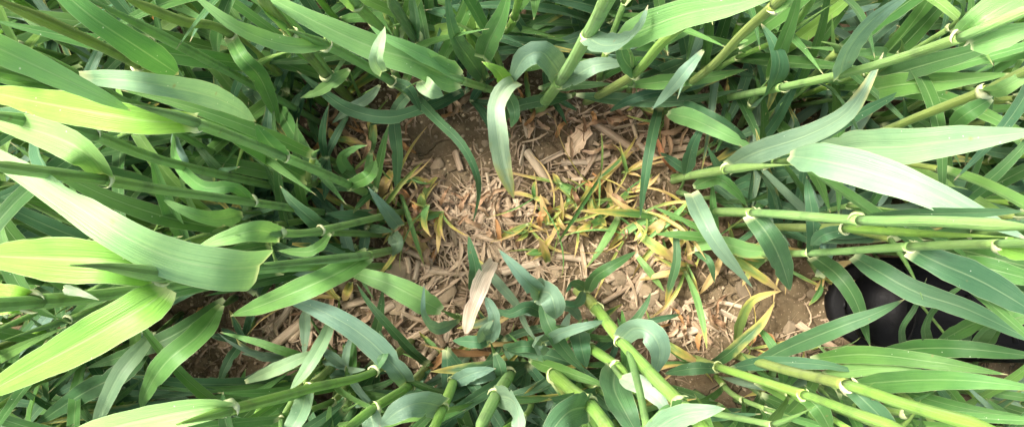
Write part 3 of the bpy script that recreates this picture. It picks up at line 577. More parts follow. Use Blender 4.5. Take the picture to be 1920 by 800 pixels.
hero('young plant with cup-shaped blade among yellow scraps', [(1030, 680, 0), (1024, 655, 4), (1018, 640, 7)], 13,
     [L([(1018, 642, 7), (1005, 632, 10), (1012, 655, 11), (1030, 655, 9)], 34, 's', base=0.9, fold=0.4), L([(1020, 645, 6), (1050, 625, 9), (1100, 610, 10), (1140, 600, 9)], 24, 's'), L([(1022, 650, 5), (985, 648, 7), (948, 655, 5)], 26, 'b'), L([(1085, 620, 4), (1090, 650, 7), (1100, 690, 6)], 40, 'b'), L([(1090, 600, 3), (1065, 575, 5), (1010, 585, 6)], 18, 's')], (), 'g')
hero('low plant with strap blades rising from the soil by the thick stem', [(1098, 550, 0), (1100, 545, 2)], 12,
     [L([(1102, 548, 2.5), (1115, 520, 5), (1145, 500, 6), (1195, 470, 5)], 26, 'd'), L([(1096, 545, 2), (1080, 570, 5), (1040, 560, 6)], 18, 'b'), L([(1098, 540, 2), (1075, 530, 5), (1060, 550, 6)], 20, 'b')], (), 'g')
hero('plant with a spear blade pointing left over the straw', [(885, 600, 0), (858, 594, 4), (826, 580, 9)], 12,
     [L([(828, 582, 9), (785, 560, 11), (730, 532, 11.5), (675, 514, 11), (633, 505, 10)], 48, 'l', base=0.3, peak=0.25, tip=0.6, fold=0.3), L([(862, 600, 4), (820, 615, 8), (795, 590, 12), (795, 530, 13)], 24, 's', roll=(-20, 10))], (1,), 'l')
hero('plant with long grey-green blade slanting across the lower left soil', [(800, 690, 0), (766, 723, 8), (700, 765, 16), (655, 800, 20), (600, 840, 24)], 26,
     [L([(764, 720, 8), (745, 692, 11), (685, 632, 13), (610, 586, 14), (508, 548, 13)], 44, 's', at=1, cs=1.2, base=0.7, fold=0.2), L([(690, 770, 16), (700, 800, 17), (690, 850, 17)], 40, 's', at=2, cs=1.4)], (1, 2), 'y')
hero('plant with crossing pale narrow blades over lower left soil', [(625, 660, 0), (600, 680, 5)], 12,
     [L([(622, 600, 9), (605, 640, 11), (575, 690, 12), (543, 732, 11)], 26, 'p', base=0.6, peak=0.4), L([(572, 580, 6), (572, 620, 8), (570, 670, 8)], 22, 's'), L([(460, 715, 8), (520, 690, 10), (570, 668, 10), (600, 658, 9)], 26, 'p', peak=0.5, base=0.3), L([(600, 680, 4), (540, 660, 8), (480, 640, 9), (412, 622, 8)], 18, 'l')], (), 'g')
hero('plant with pale folded blade at the lower left bottom frame edge', [(640, 670, 0), (575, 728, 12), (480, 760, 20), (380, 790, 25)], 26,
     [L([(573, 728, 12), (568, 760, 15), (548, 800, 16), (520, 840, 15)], 40, 'p', at=1, cs=1.2, base=0.6)], (1,), 'y')
hero('short bright stem at the bottom frame edge, left of centre', [(862, 680, 0), (850, 716, 6), (830, 765, 14), (805, 820, 20)], 25,
     [L([(830, 762, 14), (790, 755, 17), (750, 768, 18), (710, 800, 17)], 52, 's', at=2, cs=1.2, base=0.8), L([(850, 716, 6), (885, 700, 8), (930, 690, 8)], 30, 's', at=1)], (1, 2), 'y')
hero('pale thick stem with cream collar meeting the bottom frame edge', [(962, 680, 0), (955, 702, 5), (930, 742, 15), (895, 810, 22)], 31,
     [L([(932, 740, 15), (960, 750, 19), (972, 790, 21), (965, 850, 21)], 48, 's', at=2, cs=1.4, base=0.8)], (1, 2), 'l')
hero('thin dark blade plant stretched across lower straw', [(820, 690, 0), (802, 682, 2)], 9,
     [L([(802, 682, 2), (770, 655, 4), (730, 612, 6), (690, 565, 6), (668, 530, 5)], 18, 'd', base=0.9, peak=0.3), L([(700, 640, 1), (712, 590, 3), (718, 540, 4)], 20, 'd')], (), 'd')
hero('narrow dark blade standing beside dried white leaf', [(884, 548, 0), (884, 540, 1.5)], 8, [L([(886, 545, 2), (892, 510, 5), (884, 470, 6), (878, 440, 5.5)], 26, 'b', base=0.5, peak=0.35)], (), 'd')
hero('small plant with blunt blade left of the yellow tillers', [(735, 420, 0), (730, 410, 3)], 11,
     [L([(748, 425, 4), (725, 395, 7), (705, 370, 8), (690, 350, 8)], 28, 's', base=0.8, peak=0.2), L([(733, 440, 3), (745, 455, 5), (735, 480, 4)], 30, 's'), L([(670, 340, 3), (640, 300, 6), (665, 278, 8), (690, 272, 8)], 24, 'l', y=0.1), L([(700, 410, 3), (660, 405, 5), (610, 400, 6)], 26, 'b')], (), 'g')
hero('plant leaning left above the white leaf-edged gap', [(720, 440, 0), (617, 436, 10), (560, 440, 15), (500, 441, 19)], 17, [L([(617, 436, 10), (590, 415, 13), (550, 380, 14), (525, 348, 14)], 30, 'b', at=1)], (1,), 'l')

hero('plant with broad dark blades closing over the heel end of the boot', [(1640, 470, 0), (1700, 478, 6)], 14,
     [L([(1760, 500, 13), (1830, 500, 17), (1900, 515, 18), (1990, 540, 18)], 46, 'G'), L([(1770, 460, 13), (1850, 480, 17), (1930, 500, 18), (1990, 505, 18)], 44, 'D'), L([(1800, 660, 9), (1815, 625, 12), (1812, 600, 13)], 18, 's')], (), 'g')
hero('plant with dark blade bundle running level below the boot', [(1560, 668, 0), (1640, 660, 7)], 14,
     [L([(1650, 660, 8), (1740, 652, 12), (1830, 655, 14), (1960, 670, 14)], 36, 'D'), L([(1760, 640, 10), (1840, 600, 15), (1920, 580, 17), (1990, 570, 17)], 34, 'G')], (), 'g')

hero('plant with slim blades draped across the middle of the boot', [(1690, 690, 0), (1700, 672, 6)], 12,
     [L([(1745, 660, 8), (1735, 610, 14), (1770, 560, 16), (1830, 520, 16)], 22, 'D'), L([(1700, 664, 7), (1690, 620, 11), (1716, 575, 12), (1738, 520, 11)], 15, 'd'), L([(1820, 664, 9), (1850, 620, 15), (1930, 590, 17), (2000, 580, 17)], 44, 'G')], (), 'g')
hero('plant with pale blade tips pricking up at the heel end of the boot', [(1830, 690, 0), (1835, 668, 5)], 12,
     [L([(1840, 660, 7), (1860, 630, 11), (1875, 590, 12), (1872, 540, 12)], 26, 'G'), L([(1836, 662, 6), (1806, 640, 9), (1800, 612, 10)], 15, 's'), L([(1850, 500, 14), (1900, 540, 16), (1960, 555, 16)], 50, 'D')], (), 'g')
# ------------------------------------------------------------------ the boot at the right
def loft(stations, sides=28):
    """stations: (x, half width, bottom z, top z, y shift, squareness)"""
    V = []; n = len(stations)
    for (x, hw, zb, zt, ys, q) in stations:
        for k in range(sides):
            a = 2 * math.pi * k / sides; ca, sa = math.cos(a), math.sin(a)
            y = hw * math.copysign(abs(ca) ** q, ca) + ys
            z = (zb + zt) / 2 + (zt - zb) / 2 * math.copysign(abs(sa) ** q, sa)
            V.append((x, y, z))
    V = np.array(V); F = [(i * sides + k, i * sides + (k + 1) % sides, (i + 1) * sides + (k + 1) % sides, (i + 1) * sides + k) for i in range(n - 1) for k in range(sides)]
    for ring, flip in ((0, True), ((n - 1) * sides, False)):
        for k in range(0, sides // 2 - 1):
            q = (ring + k, ring + k + 1, ring + sides - 2 - k, ring + sides - 1 - k)
            F.append(q if flip else q[::-1])
    return V, np.array(F), np.zeros((len(V), 2))
def boot():
    toe = P(1576, 570, 3); root = empty('boot', (toe[0], toe[1], -0.002)); root.rotation_euler = (0, 0, R(-4)); root.scale = (0.84, 0.73, 0.78)
    tag(root, 'black leather boot with rounded toe cap standing in the crop at the right', 'boot')
    up = lambda x: 0.016 + 0.0 * x
    prof = [(0.010, 0.006, 0.022, 0.030), (0.013, 0.019, 0.020, 0.041), (0.020, 0.030, 0.018, 0.052), (0.032, 0.038, 0.016, 0.060), (0.046, 0.0425, 0.016, 0.0635)]
    V, F, U = loft([(x, w, a, b, 0, 0.85) for x, w, a, b in prof]); add('toe_cap', mesh_from('toe_cap', V, F, U), M_boot, root)
    prof = [(0.0445, 0.0410, 0.0155, 0.0605), (0.060, 0.0435, 0.0155, 0.0645), (0.085, 0.0455, 0.0155, 0.070), (0.115, 0.0450, 0.0155, 0.080), (0.150, 0.0410, 0.0155, 0.098), (0.185, 0.0370, 0.0155, 0.125), (0.225, 0.0345, 0.0155, 0.135), (0.262, 0.0320, 0.0155, 0.135), (0.278, 0.018, 0.0155, 0.130)]
    V, F, U = loft([(x, w, a, b, 0, 0.88) for x, w, a, b in prof]); vamp = add('vamp', mesh_from('vamp', V, F, U), M_boot, root)
    # seam behind the toe cap, a raised welt
    th = np.linspace(0.15, math.pi - 0.15, 24)
    c = np.stack([0.0475 + 0.006 * np.sin(th) ** 2, 0.0428 * np.cos(th), 0.040 + 0.0245 * np.sin(th)], 1)
    V, F, U = tube(c, 0.0011, 6); add('seam', mesh_from('seam', V, F, U), M_sole, vamp)
    out = [(0.0, 0.004), (0.003, 0.017), (0.011, 0.031), (0.026, 0.042), (0.05, 0.0475), (0.085, 0.050), (0.125, 0.046), (0.16, 0.040), (0.2, 0.038), (0.25, 0.036), (0.275, 0.027), (0.284, 0.012)]
    ring = [(x, w) for x, w in out] + [(x, -w) for x, w in out[::-1]]; n = len(ring); Vs = []
    for z, s in ((0.0, 0.985), (0.003, 1.0), (0.014, 1.0), (0.0165, 0.975)):
        Vs += [((x - 0.14) * s + 0.14, y * s, z) for x, y in ring]
    F = [(i * n + k, i * n + (k + 1) % n, (i + 1) * n + (k + 1) % n, (i + 1) * n + k) for i in range(3) for k in range(n)]
    for rg, fl in ((0, False), (3 * n, True)):
        for k in range(n // 2 - 1):
            q = (rg + k, rg + k + 1, rg + n - 2 - k, rg + n - 1 - k); F.append(q if fl else q[::-1])
    add('sole', mesh_from('sole', np.array(Vs), np.array(F), np.zeros((len(Vs), 2)), smooth=False), M_sole, root)
    c = np.array([(0.222, 0, 0.10), (0.225, 0, 0.14), (0.228, 0, 0.20), (0.226, 0, 0.26), (0.224, 0, 0.30)])
    a = np.arange(28) / 28 * 2 * math.pi; V = []
    rx, ry = (0.050, 0.048, 0.052, 0.058, 0.060), (0.036, 0.036, 0.044, 0.052, 0.054)
    for k, p in enumerate(c): V += [(p[0] + rx[k] * math.cos(t), ry[k] * math.sin(t), p[2]) for t in a]
    for k, p in list(enumerate(c))[::-1]: V += [(p[0] + (rx[k] - 0.003) * math.cos(t), (ry[k] - 0.003) * math.sin(t), p[2] - (0.0 if k < 4 else -0.001)) for t in a]
    F = [(i * 28 + k, i * 28 + (k + 1) % 28, (i + 1) * 28 + (k + 1) % 28, (i + 1) * 28 + k) for i in range(9) for k in range(28)]
    add('shaft', mesh_from('shaft', np.array(V), np.array(F), np.zeros((len(V), 2))), M_boot, root)
    for k in range(4):
        x = 0.095 + 0.024 * k; zt = float(np.interp(x, [p[0] for p in prof], [p[3] for p in prof]))
        th = np.linspace(math.pi / 2 - 0.5, math.pi / 2 + 0.5, 9); w = 0.043 - 0.002 * k
        c = np.stack([np.full(9, x) + 0.006 * np.linspace(-1, 1, 9), w * np.cos(th), zt + 0.002 - 0.006 * (1 - np.sin(th)) * 4 * 0.25], 1)
        V, F, U = tube(c, 0.0022, 6); add('lace', mesh_from('lace', V, F, U), M_sole, root)
boot()
BOOT = np.array([(1545, 470), (1960, 455), (1960, 660), (1545, 672)], float)
SMOOTH = [(820, 265, 62, 38), (1060, 260, 66, 34), (1290, 530, 60, 34), (1450, 560, 95, 60), (1250, 670, 60, 20), (620, 270, 25, 25)]
def smooth(px, py): return any(((px - x) / a) ** 2 + ((py - y) / b) ** 2 < 1 for x, y, a, b in SMOOTH)

# ------------------------------------------------------------------ the dense stand round the patch
def arc_leaf(p0, az, e0, droop, length, side=0.0, n=7):
    pts = [np.array(p0, float)]; e = e0; a = az
    for i in range(n):
        s = (i + 0.5) / n
        e = e0 - droop * s ** 1.5; a = az + side * s
        pts.append(pts[-1] + length / n * np.array([math.cos(a) * math.cos(e), math.sin(a) * math.cos(e), math.sin(e)]))
    for p in pts:
        p[2] = max(p[2], 0.006)
    return pts
def clear_of_patch(pts, margin=0):
    for p in pts:
        if p[2] > 0.275: return False
        x, y = pix(p)
        if inside(x, y): return False
        if p[2] > COVER.get((int(x // 12), int(y // 12)), 9) + 0.004: return False
        if p[2] < 0.13 and inside(x, y, BOOT): return False
        if 1560 < x < 1800 and 500 < y < 650: return False
    return True
def where(px, py):
    v = 'top' if py < 270 else ('bottom' if py > 560 else 'middle')
    h = 'left' if px < 640 else ('right' if px > 1280 else 'centre')
    return v, h
def tall_plant(x, y, r):
    z0 = float(soil_z(x, y)) - 0.002; o = np.array([x, y, z0])
    h = r.choice([r.uniform(0.09, 0.17), r.uniform(0.14, 0.235)]); la, lm = r.uniform(0, 6.28), r.uniform(0, 0.22)
    top = o + np.array([math.cos(la) * lm * h, math.sin(la) * lm * h, h])
    mid = (o + top) / 2 + np.array([r.uniform(-.01, .01), r.uniform(-.01, .01), 0])
    full = spline([o, mid, top], 31)
    if not clear_of_patch(full[4:]): return None
    px, py = pix(o + np.array([0, 0, h * 0.6])); v, hh = where(px, py)
    root = empty('cereal_plant', o)
    dark = r.random()
    key = 'G' if dark < 0.42 else ('B' if dark < 0.58 else ('Y' if dark < 0.78 else 'D'))
    tag(root, '%s plant in the dense stand, %s %s' % ({'G': 'mid-green', 'B': 'blue-green', 'Y': 'light green', 'D': 'dark green'}[key] + ' cereal', v, hh), 'plant',
        'filler cereal plants of the dense stand')
    rad = r.uniform(0.0021, 0.0031); n = 3; cuts = [0, r.randint(8, 11), r.randint(17, 20), 30]; az = r.uniform(0, 6.28)
    for k in range(3):
        make_sheath(root, o, full[cuts[k]:cuts[k + 1] + 1], rad * (1.1 - 0.14 * k), rad * (1.02 - 0.14 * k), colour(r.choice(['Y', 'o', 'l', 'y', 'l']), 0, r), n=7, sides=8)
    tip = arc_leaf(top, la, r.uniform(1.0, 1.45), r.uniform(0, 0.8), r.uniform(0.02, 0.05), 0, 4)
    make_sheath(root, o, tip, rad * 0.72, rad * 0.5, colour(r.choice(['Y', 'g']), 0, r), n=8, sides=7, taper=0.75)
    for k in range(1, 4):
        p = full[cuts[k]]
        for tries in range(8):
            a = az + (tries * 0.8 if tries > 2 else 0) + k * math.pi + r.uniform(-0.6, 0.6)
            ln = r.uniform(0.08, 0.17); pts = arc_leaf(p, a, r.uniform(0.95, 1.42), r.uniform(0.1, 1.3) + (1.2 if r.random() < 0.2 else 0), ln, r.uniform(-0.5, 0.5))
            if clear_of_patch(pts[1:]): break
        else: continue
        lf = make_leaf(root, o, pts, r.uniform(0.0029, 0.0049), colour(key, 0.0, r), (r.uniform(-25, 25), r.uniform(-50, 50)), r.uniform(0.15, 0.45), 0.08, n=16, cols=7)
        ax = full[min(cuts[k] + 1, 30)] - full[cuts[k] - 1]
        make_collar(lf, o, p, ax, pts[1] - pts[0], rad * (1.05 - 0.1 * k), r.uniform(0.9, 1.4))
    return root
def low_plant(x, y, r, free=False):
    z0 = float(soil_z(x, y)) - 0.002; o = np.array([x, y, z0]); top = o + np.array([r.uniform(-.012, .012), r.uniform(-.012, .012), r.uniform(0.015, 0.06)])
    key = r.choice(['B', 'D', 'B', 'G', 's']); cand = []
    for k in range(r.randint(3, 5)):
        a = r.uniform(0, 6.28)
        for tries in range(4):
            pts = arc_leaf(top, a + tries * 1.3, r.uniform(0.3, 1.2), r.uniform(0.5, 2.0), (0.45 if free else 1.0) * r.uniform(0.05, 0.13), r.uniform(-0.7, 0.7))
            if free or clear_of_patch(pts[1:]): cand.append(pts); break
    if len(cand) < 2: return None
    root = empty('low_cereal_tiller', o); v, hh = where(*pix(top))
    tag(root, 'short %s strap-bladed tiller between taller stems, %s %s' % ({'B': 'blue-green', 'D': 'dark green', 'G': 'mid-green', 's': 'grey-green'}[key], v, hh), 'plant', 'low tillers under the dense stand')
    make_sheath(root, o, [o, (o + top) / 2, top], 0.0021, 0.0017, colour('G', 0, r), n=6, sides=8)
    for pts in cand:
        make_leaf(root, o, pts, (0.75 if free else 1.0) * r.uniform(0.0028, 0.0052), colour(key, r.choice([0, 0, 0, 0.15, 0.35]), r), (r.uniform(-30, 30), r.uniform(-60, 60)), r.uniform(0.15, 0.4), 0.08, n=14, cols=7)
    return root
r2 = random.Random(21)
placed = []; n_t = n_l = 0
for tries in range(6000):
    if n_t >= 225: break
    px, py = r2.uniform(60, 1860), r2.uniform(-40, 840)
    if inside(px, py) or inside(px, py, BOOT): continue
    p = P(px, py, 0)
    if any((p[0] - q[0]) ** 2 + (p[1] - q[1]) ** 2 < 0.013 ** 2 for q in placed): continue
    if tall_plant(p[0], p[1], r2) is not None: placed.append(p); n_t += 1
for tries in range(6000):
    if n_l >= 280: break
    px, py = r2.uniform(-30, 1950), r2.uniform(-30, 830)
    if inside(px, py) or inside(px, py, BOOT): continue
    p = P(px, py, 0)
    if any((p[0] - q[0]) ** 2 + (p[1] - q[1]) ** 2 < 0.009 ** 2 for q in placed): continue
    if low_plant(p[0], p[1], r2) is not None: placed.append(p); n_l += 1
r7 = random.Random(77)
for px, py in [(640, 402), (690, 442), (600, 425), (712, 472), (660, 312), (700, 345), (1262, 330), (1290, 300), (1312, 372), (1245, 222), (1100, 602), (1062, 622), (982, 602), (955, 640), (1122, 642), (885, 690), (1002, 690), (645, 645), (560, 665),
               (470, 602), (590, 260), (560, 300), (1350, 250), (1330, 440), (1375, 425), (1420, 690), (1180, 690), (1050, 690), (760, 690), (700, 700), (570, 520), (640, 470), (1280, 200), (900, 175), (840, 178), (1000, 180)]:
    p = P(px, py, 0); low_plant(p[0], p[1], r7, True)

# crop that carries on outside the picture: one mass nobody could count
parts = []; r3 = random.Random(8)
while len(parts) < 2600:
    x, y = r3.uniform(-1.5, 1.5), r3.uniform(-1.2, 1.2)
    if abs(x) < 0.42 and abs(y) < 0.24: continue
    if 0.2 < x < 0.56 and -0.13 < y < 0.0: continue
    top = np.array([x + r3.uniform(-.02, .02), y + r3.uniform(-.02, .02), r3.uniform(0.12, 0.33)])
    V, F, U = tube(spline([np.array([x, y, -0.004]), top], 3), 0.0026, 5, False); parts.append((V, F, U))
    for k in range(3):
        pts = arc_leaf(top * [1, 1, r3.uniform(0.4, 1)], r3.uniform(0, 6.28), r3.uniform(0.5, 1.3), r3.uniform(0.6, 2.2), r3.uniform(0.10, 0.22), r3.uniform(-.5, .5), 6)
        if any(abs(pix(q)[0] - 960) < 900 and abs(pix(q)[1] - 400) < 380 for q in pts): continue
        c = spline(pts, 9); parts.append(ribbon(c, 0.0062 * blade_width(np.linspace(0, 1, 9)) + 0.0001, (r3.uniform(-30, 30), r3.uniform(-50, 50)), 0.3, 0.0, 3))
V, F, U = join(parts)
o = add('surrounding_crop', mesh_from('surrounding_crop', V, F, U), M_leaf, color=(0.085, 0.185, 0.055, 0.0))
tag(o, 'green cereal crop continuing all round the bare patch', kind='stuff')

# ------------------------------------------------------------------ yellowing tillers in the bare patch
r4 = random.Random(33)
def yellow_tiller(px, py, r, label, size=1.0, yel=(0.2, 0.95), az=None):
    p = P(px, py, 0); p[2] = float(soil_z(p[0], p[1])); o = p.copy()
    root = tag(empty('yellowing_tiller', o), label, 'plant', 'stunted yellowing tillers on the bare soil')
    top = o + np.array([r.uniform(-.004, .004), r.uniform(-.004, .004), r.uniform(0.006, 0.016) * size])
    make_sheath(root, o, [o - np.array([0, 0, 0.003]), (o + top) / 2, top], 0.0017, 0.0013, colour('o', 0.1, r), n=5, sides=8)
    for k in range(r.randint(3, 6)):
        a = r.uniform(0, 6.28) if az is None else az + r.uniform(-0.9, 0.9)
        pts = arc_leaf(top, a, r.uniform(0.0, 1.1), r.uniform(0.2, 2.2), size * r.choice([0.012, 0.02, 0.028, 0.038, 0.055]) * r.uniform(0.8, 1.2), r.uniform(-1.2, 1.2), 5)
        make_leaf(root, o, pts, r.choice([0.0008, 0.0012, 0.0016, 0.0023, 0.0032]) * r.uniform(0.85, 1.15), colour(r.choice(['o', 'l', 'g', 'l']), r.uniform(*yel), r), (r.uniform(-50, 50), r.uniform(-90, 90)), r.uniform(0.2, 0.9), 0.10, n=11, cols=7, base=0.5, peak=0.45)
YT = [(1005, 372), (1040, 395), (1075, 360), (1100, 385), (1130, 345), (1150, 375), (1175, 350), (1125, 410), (1165, 400), (1195, 385), (1220, 405), (1085, 420), (1050, 430), (1180, 430), (1215, 440), (1250, 425),
      (1000, 410), (975, 430), (1020, 455), (1250, 380), (1275, 440), (1290, 410), (1100, 340), (1160, 325), (1060, 345), (1205, 335), (1030, 415), (1235, 455), (1085, 395), (1140, 395),
      (745, 350), (765, 375), (780, 395), (800, 385), (760, 405), (825, 395), (720, 400), (745, 430), (785, 430), (700, 300), (770, 340),
      (1300, 480), (1330, 455), (1360, 470), (1290, 500), (1420, 480), (1470, 500), (1530, 520), (1400, 650), (1450, 660), (1520, 650), (1290, 680), (980, 650), (1000, 630), (930, 660), (850, 660), (640, 560), (600, 300), (650, 250), (1180, 200), (1240, 240), (1000, 200), (820, 660)]
for i, (x, y) in enumerate(YT):
    side = ('right of the hanging mottled blade' if x > 950 else 'left of the hooked thin blade') if i < 41 else 'on the rim of the bare patch'
    yellow_tiller(x + r4.uniform(-8, 8), y + r4.uniform(-8, 8), r4, 'stunted yellow-green tiller ' + side, r4.uniform(0.8, 1.25))
# single yellow or orange blades the photo shows
def yellow_leaf(label, pts, w, y=0.8, c='o', roll=(0, 0)):
    q = [P(*p) for p in pts]
    for s in q: s[2] += float(soil_z(s[0], s[1])) + 0.001
    o = q[0].copy(); root = tag(empty('yellowed_leaf', o), label, 'leaf', 'yellowed leaves on the soil')
    make_leaf(root, o, q, w / 2 * (CAM_H - 0.02) / FPX, colour(c, y), roll, 0.3, 0.08, n=20, base=0.5)
yellow_leaf('yellow leaf pointing down with a green base, right of clump', [(1200, 440, 1.5), (1235, 465, 2.5), (1275, 492, 1.0)], 20, 0.6)
yellow_leaf('orange-tan dry leaf hanging onto cracked soil', [(1358, 478, 2), (1340, 515, 2), (1312, 552, 0.2)], 16, 1.0)
yellow_leaf('arched leaf turning yellow toward its tip, brown spotted, over cracked soil', [(1370, 480, 1.5), (1400, 500, 3), (1430, 520, 3), (1466, 546, 1.5)], 18, 0.55)
yellow_leaf('long olive leaf rising to a yellow tip that bends right', [(1380, 640, 0.3), (1388, 600, 3), (1410, 565, 5), (1440, 552, 5.5), (1468, 546, 5)], 22, 0.45)
yellow_leaf('green leaf with orange twisted tip at the lower right soil edge', [(1320, 690, 0.5), (1360, 665, 3), (1400, 630, 4), (1430, 600, 4), (1455, 565, 3.5)], 24, 0.45, 'd')
yellow_leaf('yellow leaf crossing the lower soil edge by the thick stem', [(1245, 640, 2), (1275, 660, 2.5), (1315, 682, 1)], 16, 0.6)
yellow_leaf('orange broad dead leaf at the left end of straw bed', [(752, 430, 1), (775, 450, 1.5), (808, 478, 0.3)], 26, 1.0)
yellow_leaf('yellow leaf standing in front of pale straw', [(1010, 480, 0.3), (1022, 460, 2), (1045, 430, 3)], 14, 0.7)
yellow_leaf('yellow V-shaped leaf pair over pale straw', [(1028, 492, 0.5), (1022, 470, 2), (1010, 445, 3)], 16, 0.7)
yellow_leaf('bright yellow-orange broad leaf at right side of clump', [(1215, 440, 0.8), (1235, 425, 2.5), (1262, 405, 2.5)], 24, 0.85)
yellow_leaf('orange leaf curling along the soil, right of clump', [(1290, 450, 1), (1265, 470, 1), (1225, 492, 0.4)], 14, 0.95)
yellow_leaf('light green limp leaf pointing down to cracked soil', [(1195, 478, 1.5), (1220, 510, 2), (1246, 546, 0.8)], 14, 0.12, 'l')
yellow_leaf('faded grey-green leaf hanging with a dry tip', [(1270, 430, 4), (1272, 490, 4), (1255, 540, 2), (1247, 575, 0.6)], 17, 0.35, 'b')
yellow_leaf('orange leaf by the heelward end of dark gap', [(1540, 508, 2), (1570, 498, 4), (1600, 488, 5)], 22, 0.8)
yellow_leaf('yellow leaf blade under the upper left stems', [(755, 170, 1), (748, 185, 2), (752, 205, 1)], 16, 0.8)
yellow_leaf('orange leaf lit through a gap at the upper soil edge', [(1215, 165, 1), (1225, 172, 2), (1240, 180, 1)], 20, 0.95)
yellow_leaf('yellow-brown leaf on straw below spear blade', [(655, 530, 1), (648, 550, 2), (640, 565, 0.6)], 18, 0.75)
yellow_leaf('yellow-orange torn leaf left of blunt blade plant', [(735, 320, 1), (722, 345, 2), (712, 372, 0.5)], 20, 0.9)

# ------------------------------------------------------------------ dried white leaf, withered brown leaves
def dry_ribbon(pts, half, n=18, seed=0, fold=0.5, wave=0.25, roll=(0, 0)):
    c = spline(pts, n); t = np.linspace(0, 1, n)
    rr = np.random.default_rng(seed); w = half * (0.45 + 0.55 * np.sin(math.pi * np.clip(t * 0.9 + 0.08, 0, 1))) * (1 + min(0.12, wave * 0.6) * rr.standard_normal(n)); w[-1] *= 0.3
    return ribbon(c, w, roll, fold, wave, 7, seed=seed)
def withered(label, pts, w, tint=(1, 1, 1), lift=0.001, roll=(0, 0), fold=0.5, wave=0.25, group='withered leaves on the soil', name='withered_leaf'):
    _seed[0] += 1
    q = [P(*p) for p in pts]
    for s in q: s[2] += float(soil_z(s[0], s[1])) + lift
    V, F, U = dry_ribbon(q, w / 2 * (CAM_H - q[0][2]) / FPX, seed=_seed[0], roll=roll, fold=fold, wave=wave)
    o = add(name, mesh_from(name, V - q[0], F, U), M_dry, loc=q[0], color=(*tint, 1)); tag(o, label, 'leaf', group); return o
withered('dried papery white leaf hanging over the straw', [(925, 490, 3), (906, 520, 6), (895, 550, 8), (882, 585, 8.5), (872, 628, 8)], 32, (1.7, 1.95, 2.25), fold=0.35, wave=0.02)
withered('orange-brown curled dead leaf at the lower soil edge', [(800, 700, 0.5), (818, 680, 2), (842, 660, 3), (880, 664, 3), (925, 664, 1.5)], 14, (1.2, 0.92, 0.6))
withered('pale dry leaf strip leaning on the lower stems', [(885, 655, 1), (905, 685, 2.5), (942, 730, 4)], 22, (1.3, 1.3, 1.3), fold=0.2)
withered('orange dead leaf deep among the bottom stems', [(995, 735, 1), (1002, 750, 1.5), (1008, 768, 1)], 20, (1.4, 0.8, 0.4))
withered('curled orange dead leaf at the lower right soil edge', [(1415, 620, 0.5), (1440, 628, 2), (1446, 648, 2), (1420, 665, 0.5)], 12, (1.3, 0.9, 0.55))
withered('orange bark-like dead leaf at the left soil end', [(370, 578, 1), (366, 605, 2), (360, 632, 0.6)], 18, (1.3, 0.95, 0.6))
withered('orange dead leaf deep in upper left stems', [(270, 35, 6), (285, 42, 7), (300, 50, 6)], 24, (1.3, 0.85, 0.35))
withered('twisted brown dead leaf right of the dark blade', [(1232, 262, 1), (1245, 295, 2), (1268, 322, 0.6)], 12, (0.9, 0.55, 0.4))
r5 = random.Random(91)
def on_soil(r):
    while True:
        px, py = r.uniform(380, 1600), r.uniform(170, 700)
        if inside(px, py): return px, py
def zone(px, py):
    if px > 1340: return 'on the cracked soil near the boot'
    if py < 310: return 'on the upper soil beside the straw'
    if px < 700: return 'on the soil at the left end'
    return 'in the middle straw bed' if py < 480 else 'on the lower soil among straw'
CL = [(650, 245, 60, 40), (1010, 215, 90, 30), (1100, 225, 110, 35), (1200, 250, 60, 60), (1265, 290, 40, 40), (860, 430, 80, 60), (900, 390, 60, 50), (1230, 410, 60, 40), (700, 290, 60, 50), (730, 380, 60, 60), (1290, 600, 60, 40), (640, 610, 90, 50), (1440, 640, 80, 30), (850, 200, 80, 30), (980, 660, 60, 40), (1260, 210, 60, 30), (1500, 210, 60, 40)]
for i in range(250):
    cx, cy, sx, sy = r5.choice(CL) if i < 195 else r5.choice([(1130, 390, 130, 60), (1230, 430, 80, 40), (770, 390, 60, 50)]); px, py = r5.gauss(cx, sx * 0.6), r5.gauss(cy, sy * 0.6); a = r5.uniform(0, 6.28); l = r5.uniform(22, 60)
    b = r5.uniform(-0.9, 0.9); m = (px + math.cos(a) * l * 0.5, py + math.sin(a) * l * 0.5); e = (m[0] + math.cos(a + b) * l * 0.5, m[1] + math.sin(a + b) * l * 0.5)
    t = r5.choice([(1.0, 0.9, 0.8), (1.15, 1.05, 0.95), (0.7, 0.58, 0.5), (1.2, 0.88, 0.54), (1.25, 1.2, 1.15), (0.9, 0.76, 0.66)])
    tone = 'dark brown' if t[0] < 0.8 else ('orange-brown' if t[2] < 0.55 else ('pale tan' if t[2] > 0.9 else 'light brown'))
    withered('%s shrivelled leaf strip %s' % (tone, zone(px, py)), [(px, py, r5.uniform(0, 0.5)), (*m, r5.uniform(0.3, 1.6) + (1.0 if i >= 195 else 0)), (*e, r5.uniform(0, 0.6))], r5.uniform(5, 13), t, 0.0008, (r5.uniform(-60, 60), r5.uniform(-90, 90)), r5.uniform(0.3, 0.9))

